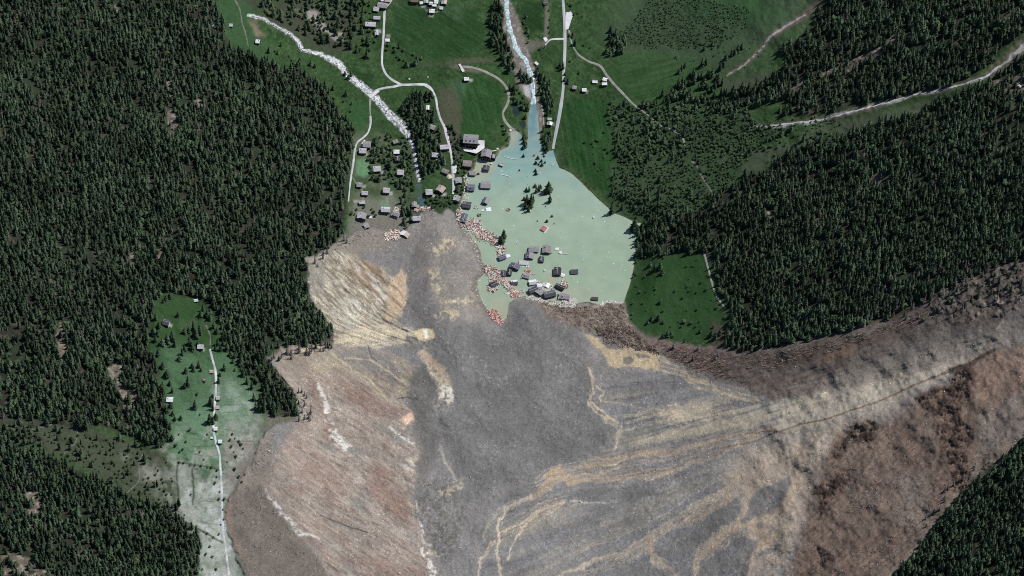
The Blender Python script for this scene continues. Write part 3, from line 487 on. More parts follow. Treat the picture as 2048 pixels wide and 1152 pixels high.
def link(name, me, mats=(), parent=None, kind=None):
    o = bpy.data.objects.new(name, me); COL.objects.link(o)
    for m in mats: me.materials.append(m)
    if parent: o.parent = parent
    if kind: o['kind'] = kind
    return o
def tag(o, label, cat, group=None, kind=None):
    if label: o['label'] = label
    if cat: o['category'] = cat
    if group: o['group'] = group
    if kind: o['kind'] = kind
    return o
def quick_mesh(name, verts, faces):
    me = bpy.data.meshes.new(name); me.from_pydata([tuple(v) for v in verts], [], faces); me.update(); return me
def np_mesh(name, verts, quads, cols=None, smooth=True):
    me = bpy.data.meshes.new(name); n = len(verts); k = quads.shape[1]; f = len(quads)
    me.vertices.add(n); me.vertices.foreach_set('co', np.ascontiguousarray(verts, np.float32).ravel())
    me.loops.add(f * k); me.loops.foreach_set('vertex_index', np.ascontiguousarray(quads, np.int32).ravel())
    me.polygons.add(f); me.polygons.foreach_set('loop_start', np.arange(0, f * k, k, dtype=np.int32))
    if not smooth: me.polygons.foreach_set('use_smooth', np.zeros(f, bool))
    me.update(calc_edges=True)
    if cols is not None:
        a = me.color_attributes.new('soil_colour', 'FLOAT_COLOR', 'POINT')
        a.data.foreach_set('color', np.concatenate([cols, np.ones((n, 1), np.float32)], 1).astype(np.float32).ravel())
    return me

# ------------------------------------------------------------------ the ground, split by what covers it
nv, nu = SHAPE
idx = np.arange(nv * nu).reshape(SHAPE)
Q = np.stack([idx[1:, :-1], idx[1:, 1:], idx[:-1, 1:], idx[:-1, :-1]], -1).reshape(-1, 4)
def fc(F): return F[:-1, :-1].reshape(-1)
cls = np.zeros(len(Q), int)
cls[fc(M_FOREST) > .5] = 1
deb = fc(M_DEB) > .5; cls[deb] = 2
cls[deb & ((fc(pmask(SCAR_N, 3, 1)) > .5) | (fc(pmask(SCAR_S, 3, 1)) > .5))] = 3
cls[deb & (fc(pmask(FAN, 3, 1)) > .5)] = 4
cls[deb & ((fc(pmask(FLANK, 3, 2)) > .5) | (fc(pmask(FOOT, 3, 2)) > .5))] = 5
cls[fc(LSD) < -1.5] = 6
P3 = np.stack([XW, YW, ZW], -1).reshape(-1, 3); CF = np.clip(C.reshape(-1, 3), .004, .9)
for k, (nm, mt) in enumerate([('meadow_ground', M_GRASS), ('forest_floor', M_FLOOR), ('landslide_debris_field', M_MUD), ('landslide_scar_slope', M_SCREE), ('debris_fan', M_MUD), ('ravine_slope', M_SCREE), ('lake_bed', M_MUD)]):
    q = Q[cls == k]; used = np.unique(q); remap = np.zeros(len(P3), np.int64); remap[used] = np.arange(len(used))
    link(nm, np_mesh(nm, P3[used], remap[q], CF[used]), [mt], kind='structure')
print('ground', round(time.time() - T0, 1))

# ------------------------------------------------------------------ water, roads: ribbons draped on the ground
def dense(pts, ws, step):
    pts = np.array(pts, float); ws = np.array(ws if hasattr(ws, '__len__') else [ws] * len(pts), float)
    # Catmull-Rom through the surveyed points
    P = np.concatenate([[2 * pts[0] - pts[1]], pts, [2 * pts[-1] - pts[-2]]]); out = []; wo = []
    for i in range(1, len(P) - 2):
        n = max(1, int(np.hypot(*(P[i + 1] - P[i])) / step)); t = (np.arange(n) / n)[:, None]
        a, b, c, d = P[i - 1], P[i], P[i + 1], P[i + 2]
        out.append(.5 * (2 * b + (c - a) * t + (2 * a - 5 * b + 4 * c - d) * t ** 2 + (3 * b - a - 3 * c + d) * t ** 3))
        wo.append(ws[i - 1] + (ws[i] - ws[i - 1]) * t[:, 0])
    out.append(pts[-1:]); wo.append(ws[-1:])
    return np.concatenate(out), np.concatenate(wo)
def ribbon(name, pts, ws, mt, lift, cross=5, step=2.5, wob=0.0, relief=0.0, flat=False, kind='structure'):
    P, W = dense(pts, ws, step); Tn = np.gradient(P, axis=0); Tn /= np.linalg.norm(Tn, axis=1)[:, None] + 1e-9
    N = np.stack([-Tn[:, 1], Tn[:, 0]], 1); k = np.linspace(-.5, .5, cross); n = len(P)
    w = W[:, None] * k[None]
    if wob:
        s = np.cumsum(np.ones(n)); w = w + (np.abs(k) > .45)[None] * np.sign(k)[None] * wob * (fbm(s[:, None] + 0 * w, k[None] * 9 + 0 * w, 4, 2, seed=70) - .5) * 2
    uu = P[:, 0:1] + N[:, 0:1] * w; vv = P[:, 1:2] + N[:, 1:2] * w
    z = hgt(uu, vv)
    if flat: z = np.repeat(hgt(P[:, 0], P[:, 1])[:, None], cross, 1)
    else: z = z * .5 + .5 * z.mean(1, keepdims=True); z = np.maximum(z, hgt(uu, vv))
    z = z + lift - (np.abs(k) > .49)[None] * lift * .8
    if relief: z = z + relief * (fbm(uu, vv, 4, 2, seed=71) - .5)
    X, Y, Z = at_z(uu, vv, z); idn = np.arange(n * cross).reshape(n, cross)
    q = np.stack([idn[:-1, :-1], idn[:-1, 1:], idn[1:, 1:], idn[1:, :-1]], -1).reshape(-1, 4)
    me = np_mesh(name, np.stack([X, Y, Z], -1).reshape(-1, 3), q)
    # make normals face up
    if me.polygons[0].normal.z < 0: me.flip_normals()
    return link(name, me, [mt], kind=kind)
def sheet(name, poly, z, mt, edge=0):
    us = [p[0] for p in poly]; vs = [p[1] for p in poly]
    X, Y, Z = at_z(np.array(us, float), np.array(vs, float), np.full(len(poly), z))
    me = quick_mesh(name, list(zip(X, Y, Z)), [list(range(len(poly)))])
    if me.polygons[0].normal.z < 0: me.flip_normals()
    return link(name, me, [mt], kind='structure')

# lake: milky silt-laden meltwater, bluer towards the river mouth
ml, nt, ln, b = mat('silty_lake_water', .22, .35)
tc = nt.new('ShaderNodeTexCoord'); sx = nt.new('ShaderNodeSeparateXYZ'); ln.new(tc.outputs['Object'], sx.inputs[0])
nz = nt.new('ShaderNodeTexNoise'); nz.inputs['Scale'].default_value = .012; nz.inputs['Detail'].default_value = 5; nz.inputs['Distortion'].default_value = 1.5; ln.new(tc.outputs['Object'], nz.inputs['Vector'])
ma = nt.new('ShaderNodeMath'); ma.operation = 'MULTIPLY_ADD'; ma.inputs[1].default_value = 130; ln.new(nz.outputs['Fac'], ma.inputs[0]); ln.new(sx.outputs['Y'], ma.inputs[2])
mr = nt.new('ShaderNodeMapRange'); mr.inputs['From Min'].default_value = 110; mr.inputs['From Max'].default_value = 330; ln.new(ma.outputs[0], mr.inputs['Value'])
rp = nt.new('ShaderNodeValToRGB'); E = rp.color_ramp.elements
E[0].position = 0; E[0].color = (.300, .388, .288, 1); E[1].position = 1; E[1].color = (.135, .255, .290, 1)
for p, c in ((.25, (.315, .405, .304)), (.48, (.295, .398, .314)), (.68, (.245, .378, .332)), (.82, (.185, .315, .320))):
    e = E.new(p); e.color = (*c, 1)
ln.new(mr.outputs[0], rp.inputs['Fac'])
n2 = nt.new('ShaderNodeTexNoise'); n2.inputs['Scale'].default_value = .05; n2.inputs['Detail'].default_value = 6; ln.new(tc.outputs['Object'], n2.inputs['Vector'])
r2 = nt.new('ShaderNodeMapRange'); r2.inputs['From Min'].default_value = .3; r2.inputs['From Max'].default_value = .7; r2.inputs['To Min'].default_value = .93; r2.inputs['To Max'].default_value = 1.07; ln.new(n2.outputs['Fac'], r2.inputs['Value'])
at = nt.new('ShaderNodeAttribute'); at.attribute_name = 'soil_colour'; mxs = nt.new('ShaderNodeMix'); mxs.data_type = 'RGBA'; mxs.inputs[7].default_value = (.37, .375, .27, 1); ln.new(at.outputs['Fac'], mxs.inputs[0]); ln.new(rp.outputs['Color'], mxs.inputs[6])
hs = nt.new('ShaderNodeHueSaturation'); ln.new(mxs.outputs[2], hs.inputs['Color']); ln.new(r2.outputs[0], hs.inputs['Value']); ln.new(hs.outputs[0], b.inputs['Base Color'])
n3 = nt.new('ShaderNodeTexNoise'); n3.inputs['Scale'].default_value = .6; n3.inputs['Detail'].default_value = 3; ln.new(tc.outputs['Object'], n3.inputs['Vector'])
bp = nt.new('ShaderNodeBump'); bp.inputs['Strength'].default_value = .15; bp.inputs['Distance'].default_value = .2; ln.new(n3.outputs['Fac'], bp.inputs['Height']); ln.new(bp.outputs[0], b.inputs['Normal'])
# water surface as a grid clipped to just beyond the shore
gu = np.arange(910, 1296, 3.0); gv = np.arange(200, 656, 3.0); GU, GV = np.meshgrid(gu, gv)
gs = poly_sd(GU, GV, LAKE); gi = np.arange(GU.size).reshape(GU.shape)
gq = np.stack([gi[1:, :-1], gi[1:, 1:], gi[:-1, 1:], gi[:-1, :-1]], -1).reshape(-1, 4); keep = (gs.reshape(-1)[gq].min(1) < 6)
SHAL = np.maximum.reduce([1 - ss(poly_sd(GU, GV, p_), -6, 16) for p_ in ([(945,322),(985,318),(985,335),(965,352),(940,360),(950,340)], [(1022,268),(1034,268),(1030,285),(1022,290)], [(985,600),(1010,600),(1006,640),(995,630)], [(1096,555),(1106,550),(1102,570)])])
SHAL = np.maximum(SHAL * (.5 + .9 * (fbm(GU, GV, 14, 4, seed=88) - .2)), .6 * ss(gs, -9, 2) * ss(fbm(GU, GV, 12, 3, seed=89), .3, .6)); SHAL = np.maximum(SHAL, .45 * ss(fbm(GU, GV, 60, 5, seed=91), .56, .75)).clip(0, 1)
gx, gy, gz = at_z(GU, GV, np.zeros(GU.shape)); gq = gq[keep]; used = np.unique(gq); rm = np.zeros(GU.size, int); rm[used] = np.arange(len(used))
link('lake', np_mesh('lake', np.stack([gx, gy, gz], -1).reshape(-1, 3)[used], rm[gq], np.repeat(SHAL.reshape(-1)[used][:, None], 3, 1)), [ml], kind='structure')

def whitewater(name, base, foam, scale, lo, hi, dark=None):
    m, nt, ln, b = mat(name, .3, .4)
    c, n = noise_mix(nt, ln, scale, base, foam, lo, hi, 5); b2 = nt.new('ShaderNodeBump'); b2.inputs['Strength'].default_value = .6; b2.inputs['Distance'].default_value = .8
    ln.new(n.outputs['Fac'], b2.inputs['Height']); ln.new(b2.outputs[0], b.inputs['Normal']); ln.new(c, b.inputs['Base Color']); return m
M_RIV = whitewater('river_whitewater', (.25, .38, .41), (.68, .77, .80), .34, .38, .66)
M_TOR = whitewater('torrent_foam', (.30, .34, .35), (.74, .77, .80), .6, .40, .62)
M_POND = plain('still_pond_water', (.018, .032, .030), (.03, .045, .042), .2, .15, .5)
M_POND_B = plain('blue_pond_water', (.045, .085, .095), (.07, .12, .12), .2, .15, .5)
ribbon('river', riverbed, [8,9,9,9,9,9,9,10], M_RIV, .5, 7, 2.0, 3.0, .6)
ribbon('mountain_torrent', STREAM[:9], [1.2,2.5,1.5,2,4,5.5,3.5,4,8], M_TOR, .5, 5, 2.0, 2.5, .8)
ribbon('mountain_torrent', STREAM[8:14], [8,9,6,8,8,7], M_TOR, .5, 5, 2.0, 3.0, .8)
ribbon('mountain_torrent', STREAM[13:], [7,6,7,6,4.5,4,5,6], M_TOR, .5, 5, 2.0, 2.5, .8)
for pg, mt in ((POND1, M_POND), (POND2, M_POND), (POND3, M_POND_B)):
    zz = float(np.median(hgt([p[0] for p in pg], [p[1] for p in pg]))) - .25
    c0 = np.mean(pg, 0); sheet('pond', [tuple(c0 + (np.array(p) - c0) * 1.06) for p in pg], zz, mt)

M_ROAD = plain('pale_road_surface', (.36, .37, .39), (.60, .61, .62), .10, .9, .1)
M_ROADG = plain('valley_road_asphalt', (.36, .37, .385), (.46, .47, .485), .06, .9, .1)
M_TRACK = plain('gravel_track', (.22, .215, .19), (.33, .32, .29), .12, .95, .05)
M_PATH = plain('worn_footpath', (.12, .118, .105), (.19, .185, .165), .15, .95, .05)
M_LAY = plain('white_gravel_yard', (.56, .565, .58), (.72, .72, .72), .1, .95, .05)
roads = [
 ('village_road', [(790,-20),(781,2),(770,18),(768,50),(766,85),(764,115),(765,132),(772,148),(785,160),(802,169)], [6,6,6,5,5,5,5,5,5,5], M_ROAD),
 ('village_road', [(742,193),(752,182),(768,176),(785,174),(802,170),(830,169),(850,169)], [6,6,5,5,5.5,5,6], M_ROAD),
 ('village_road', [(850,169),(862,178),(871,195),(875,218),(881,238),(889,255),(894,272),(899,292),(903,315),(906,345),(907,372),(906,388)], [7,6,5,5,5,6,8,5,5,6,5.5,4], M_ROAD),
 ('road', [(741,232),(741,248),(736,265),(724,277),(714,286),(709,305),(706,330),(702,355),(699,380),(697,403)], [4,4.5,4,4,4,4.5,4.5,4,3.5,3], M_ROAD),
 ('road', [(742,193),(740,205),(740,220),(741,232)], [5,4,3.5,3.5], M_TRACK),
 ('valley_road', [(1125,-30),(1126,0),(1129,40),(1130,80),(1129,120),(1127,150),(1126,180),(1122,210),(1116,245),(1110,275),(1106,298)], [6,6,7,7,7,6,6,8,8,6.5,6], M_ROADG),
 ('road', [(1128,78),(1112,78),(1100,80),(1090,90)], [4,4,4,3], M_ROAD),
 ('farm_track', [(1138,60),(1142,82),(1150,100),(1160,112),(1180,124),(1200,132),(1212,148),(1226,166),(1245,186),(1262,204),(1274,215)], [4,3.5,3.5,4,5,5.5,6,6,5.5,5,4], M_TRACK),
 ('farm_track', [(925,133),(945,135),(962,140),(980,148),(1000,160),(1014,178),(1018,195),(1013,212),(1006,225),(1009,240),(1020,254),(1030,261)], [4,5,5.5,5.5,5.5,6,6,6,5,6,6,5], M_TRACK),
 ('hillside_road', [(420,698),(424,715),(430,738),(432,760),(431,790),(428,830),(427,855),(431,880),(438,905),(441,935),(443,970),(444,1005),(445,1045),(448,1075),(453,1110),(458,1152),(462,1190)], [4,4.5,5.5,5,5,4.5,5,4.5,5,4.5,5,5.5,5,5,4.5,5,5], M_ROAD),
 ('footpath', [(412,650),(420,672),(420,690)], [3,3,3], M_PATH),
 ('footpath', [(1276,216),(1290,226),(1310,242),(1328,256)], [3.5,3,3,3], M_TRACK),
 ('footpath', [(1328,256),(1340,258),(1355,266),(1366,278),(1370,292)], [3,4,5,4,2.5], M_TRACK),
 ('footpath', [(1382,322),(1392,330),(1402,350),(1414,370),(1424,385)], [3.5,3.5,4,4,3], M_PATH),
 ('footpath', [(1408,505),(1414,528),(1421,555),(1428,580),(1438,600),(1452,618)], [4,4.5,4.5,4.5,5,3], M_TRACK),
 ('footpath', [(470,0),(480,20),(484,45),(492,70),(496,92)], [3,3,3,3,2], M_PATH),
 ('footpath', [(45,862),(75,857),(100,850),(114,842)], [2,2.5,2.5,2], M_PATH),
 ('footpath', [(145,845),(155,865),(150,885),(128,908)], [2,2.5,2.5,2], M_PATH),
 ('footpath', [(288,905),(278,925),(278,960),(255,985)], [1.8,2.2,2.5,2.5], M_PATH),
 ('riverside_track', [(1083,210),(1087,235),(1086,262)], [3.5,3.5,3], M_TRACK),
]
for nm, pts, ws, mt in roads: ribbon(nm, pts, [q * .86 for q in ws], mt, .45, 3, 3.0, .5 if mt is not M_ROADG else 0)
def yard(name, poly, mt, lift=.35):
    cu = np.mean([p[0] for p in poly]); cv = np.mean([p[1] for p in poly])
    zz = max(float(np.mean(hgt([p[0] for p in poly], [p[1] for p in poly]))) + lift, float(np.max(hgt([p[0] for p in poly] + [cu], [p[1] for p in poly] + [cv]))) + .1)
    return sheet(name, poly, zz, mt)
yard('pavement', [(1133,24),(1142,23),(1146,30),(1141,45),(1137,58),(1131,60),(1131,40)], M_LAY)
yard('pavement', [(905,330),(912,327),(914,335),(912,346),(906,347)], M_LAY)
yard('pavement', [(925,293),(935,296),(952,299),(954,292),(953,284),(957,280),(969,281),(969,296),(965,299),(953,307),(940,304),(928,302)], M_LAY)
yard('pavement', [(1086,76),(1092,74),(1096,80),(1091,84)], M_LAY)
yard('pavement', [(727,281),(730,279),(731,284),(725,293),(722,295),(722,288)], M_LAY)
print('roads', round(time.time() - T0, 1))

# ------------------------------------------------------------------ buildings
def wood(n, c, k=.6): return plain(n, tuple(x * k for x in c), c, .9, .85, .15, (3, 3, .4), rand=.15)
W_BROWN = wood('weathered_larch_wall', (.075, .048, .034)); W_DARK = wood('sunburnt_timber_wall', (.035, .024, .020)); W_WHITE = plain('white_plaster_wall', (.60, .58, .54), (.74, .72, .68), .6, .9)
W_STONE = plain('pale_stone_wall', (.26, .24, .22), (.36, .34, .32), .8, .9)
def roofmat(n, c, rough=.8, spec=.25, k=.80): return plain(n, tuple(x * k for x in c), tuple(min(.9, x * 1.15) for x in c), .55, rough, spec, (1, 5, 1), rand=.06)
ROOF = {'grey': roofmat('grey_slate_roof', (.27, .26, .275)), 'lgrey': roofmat('pale_grey_slate_roof', (.44, .435, .465)), 'dark': roofmat('dark_slate_roof', (.068, .068, .08)),
        'blue': roofmat('blue_grey_slate_roof', (.125, .13, .175)), 'white': roofmat('white_metal_roof', (.70, .72, .74), .5, .4, .92), 'brown': roofmat('brown_tile_roof', (.235, .20, .195)),
        'black': roofmat('black_wet_roof', (.032, .033, .037)), 'pink': roofmat('pinkish_plank_roof', (.45, .36, .32)), 'rust': roofmat('rusty_sheet_roof', (.19, .125, .095)), 'red': roofmat('red_metal_roof', (.40, .15, .14), .6, .3), 'sky': roofmat('bluish_white_roof', (.50, .58, .64), .5, .4, .9)}
M_RIDGE = plain('ridge_tin', (.30, .30, .31), (.42, .42, .43), 1, .6, .4); M_CHIM = plain('chimney_render', (.16, .14, .13), (.26, .23, .21), 2)
M_GLASS = plain('window_glass', (.02, .025, .03), (.05, .06, .07), .5, .12, .6); M_DOOR = plain('plank_door', (.05, .03, .02), (.09, .055, .04), 3); M_TRIM = plain('white_trim', (.55, .54, .52), (.7, .69, .67), 2); M_RAFTER = plain('bare_pale_rafters', (.52, .44, .38), (.70, .62, .56), 2)

def box_me(name, sx, sy, sz, cx=0, cy=0, cz=0):
    v = [(cx + a * sx / 2, cy + b * sy / 2, cz + c * sz / 2) for a in (-1, 1) for b in (-1, 1) for c in (-1, 1)]
    return quick_mesh(name, v, [(0, 1, 3, 2), (4, 6, 7, 5), (0, 4, 5, 1), (2, 3, 7, 6), (0, 2, 6, 4), (1, 5, 7, 3)])
UNIT = {}
def unit_box(key):
    if key not in UNIT: UNIT[key] = box_me(key, 1, 1, 1)
    return UNIT[key]
def boxpart(name, m, parent, size, loc, rot=0, share='piece'):
    key = share + m.name
    me = unit_box(key)
    if not me.materials: me.materials.append(m)
    o = bpy.data.objects.new(name, me); COL.objects.link(o); o.parent = parent; o.scale = size; o.location = loc; o.rotation_euler = (0, 0, rot); return o
def slope_me(name, L, run, rise, th, over):
    """one roof slope: ridge along x at y=0 falling to -y; with thickness, overhang and slightly uneven eaves"""
    k = rise / run; n = 4; vs = []; fs = []
    for i in range(n + 1):
        x = -L / 2 + L * i / n; j = random.uniform(-.08, .08)
        for y, z in ((.0, rise), (-run - over + j, -over * k)):
            vs += [(x, y, z + th), (x, y, z)]
    for i in range(n):
        a = i * 4; b = a + 4
        fs += [(a, a + 2, b + 2, b), (a + 1, b + 1, b + 3, a + 3), (a + 2, a + 3, b + 3, b + 2), (a, b, b + 1, a + 1)]
    fs += [(0, 1, 3, 2), (n * 4, n * 4 + 2, n * 4 + 3, n * 4 + 1)]
    return quick_mesh(name, vs, fs)
CYC = {'n': 0}
def house(u, v, w, d, rot, ridge, roof, label, cat='house', name=None, wall=W_BROWN, hw=None, sink=0.0, tilt=(0, 0), pitch=.36, roof2=None, group=None, extras=(), bare=False):
    """u,v: middle of the roof in the survey photograph; w,d: its size there in pixels"""
    w *= 1.1; d *= 1.08
    Wm = w * M_PX; Dm = d * M_PX / math.cos(THETA) * .97
    L, S = (Wm, Dm) if ridge == 'x' else (Dm, Wm)
    if hw is None: hw = 2.4 if min(w, d) < 7 else (4.2 if w * d < 130 else 5.4)
    rise = S / 2 * pitch
    in_lake = field(LSD, u, v + 3) < -1
    g = 0.0 if in_lake else float(hgt(u, v + 4))
    z0 = g - (hw * sink if in_lake or sink else .4)
    if in_lake and not sink: z0 = -min(2.2, hw * .45)
    x, y, z = [float(q) for q in at_z(u, v, z0 + hw + rise * .5)]
    nm = name or ('chalet' if cat == 'house' else cat.replace(' ', '_'))
    root = bpy.data.objects.new(nm, None); COL.objects.link(root); root.empty_display_size = 3
    root.location = (x, y, z0); root.rotation_euler = (R(tilt[0]), R(tilt[1]), R(rot) + (0 if ridge == 'x' else R(90)))
    tag(root, label, cat, group)
    ov = .7 if S > 6 else .35; l2, s2 = L / 2 - ov, S / 2 - ov
    l2 = max(l2, L * .4); s2 = max(s2, S * .38)
    k = rise / (S / 2); zr = hw + (S / 2 - s2) * k
    vs = [(-l2, -s2, 0), (l2, -s2, 0), (l2, s2, 0), (-l2, s2, 0), (-l2, -s2, zr), (l2, -s2, zr), (l2, s2, zr), (-l2, s2, zr), (-l2, 0, hw + rise - .02), (l2, 0, hw + rise - .02)]
    link('wall', quick_mesh('wall', vs, [(0, 1, 5, 4), (2, 3, 7, 6), (1, 2, 6, 9, 5), (3, 0, 4, 8, 7), (0, 3, 2, 1)]), [wall], root)
    th = .28
    sl = []
    for sgn, rm in ((1, roof), (-1, roof2 or roof)):
        o = link('roof_slope', slope_me('roof_slope', L, s2, rise * s2 / (S / 2), th, S / 2 - s2), [ROOF[rm]], root)
        o.location = (0, 0, hw + rise - rise * s2 / (S / 2) + .02); o.rotation_euler = (0, 0, 0 if sgn > 0 else math.pi); sl.append(o)
    if not bare:
        boxpart('ridge_cap', M_RIDGE if roof not in ('white',) else M_TRIM, root, (L * .99, .45, .14), (0, 0, hw + rise + th + .05))
    if w * d > 70 and not bare:
        CYC['n'] += 1; cx = L * (.22 if CYC['n'] % 2 else -.25); cy = S * .16
        ch = boxpart('chimney', M_CHIM, sl[1], (.9, .9, 1.7), (-cx, -cy, rise * .75))
        boxpart('chimney_cap', M_RIDGE, ch, (1.3, 1.3, .08), (0, 0, .62))
    # openings on the front (the side facing down the photograph)
    front = [(0, -1)] if ridge == 'x' else [(-1, 0)]
    fx, fy = front[0]; span = (l2 if fx == 0 else s2)
    rows = [1.6] if hw < 4.5 else [1.5, 4.0]
    rows = [r for r in rows if r < hw - .5]
    for r in rows:
        if z0 + r < .2 and in_lake: continue
        for t in ((-.6, .6) if span < 3.6 else (-.68, -.22, .24, .7)):
            p = (t * span, -s2 - .03, r) if fx == 0 else (-l2 - .03, t * span, r)
            wd = boxpart('window', M_TRIM, root, (1.15, .1, 1.25) if fx == 0 else (.1, 1.15, 1.25), p)
            boxpart('pane', M_GLASS, wd, (.78, .4, .8) if fx == 0 else (.4, .78, .8), (0, -.42, 0) if fx == 0 else (-.42, 0, 0))
    if not in_lake: boxpart('door', M_DOOR, root, (1.1, .12, 2.05) if fx == 0 else (.12, 1.1, 2.05), (span * .02, -s2 - .05, 1.4) if fx == 0 else (-l2 - .05, span * .02, 1.4))
    if 'balcony' in extras:
        boxpart('balcony', M_TRIM, root, (L * .8, 1.5, .9) if fx == 0 else (1.5, S * .8, .9), (0, -s2 - .8, 2.9) if fx == 0 else (-l2 - .8, 0, 2.9))
    if 'whiteside' in extras:
        if ridge == 'x': boxpart('whitewashed_gable', M_TRIM, root, (.12, s2 * 1.96, hw * .96), (l2 + .07, 0, hw * .48))
        else: boxpart('whitewashed_gable', M_TRIM, root, (l2 * 1.96, .12, hw * .96), (0, -s2 - .07, hw * .48))
    if 'dormers' in extras:
        for t in (-.3, -.02, .22):
            dm = boxpart('dormer', ROOF['dark'], sl[0], (1.6, 2.2, 1.4), (L * t, -s2 * .62, rise * .45)); boxpart('dormer_window', M_GLASS, dm, (.6, .06, .5), (0, -.52, 0))
    if 'dormer' in extras:
        dm = boxpart('dormer', ROOF['black'], sl[0], (2.2, 1.8, 1.1), (0, -s2 * .55, rise * .5)); boxpart('dormer_window', M_GLASS, dm, (.6, .06, .5), (0, -.52, 0))
    if 'hole' in extras:
        boxpart('roof_hole', ROOF['black'], sl[0], (L * .2, S * .16, .2), (-L * .22, -s2 * .5, rise * .5 + .2))
    if 'frame' in extras:
        for sx_ in (-1, 1): boxpart('rafter', M_RAFTER, root, (.5, S * 1.25, .4), (sx_ * (L / 2 + .2), -S * .1, hw + rise * .2 + .3))
        boxpart('rafter', M_RAFTER, root, (L * 1.1, .5, .4), (0, S / 2 + .2, hw + .4))
    if 'apron' in extras: boxpart('terrace', M_TRIM, root, (L * 1.3, S * 1.25, .3), (L * .06, -S * .08, hw * .62))
    if 'annex' in extras:
        link('annex_wall', box_me('annex_wall', L * .42, S * .5, hw * .7, 0, 0, hw * .35), [wall], root).location = (-L * .1, -s2 - S * .2, 0)
        ao = link('annex_roof', slope_me('annex_roof', L * .5, S * .25, 1.2, .25, .4), [ROOF[roof]], root); ao.location = (-L * .1, -s2 - S * .15, hw * .7)
    return root

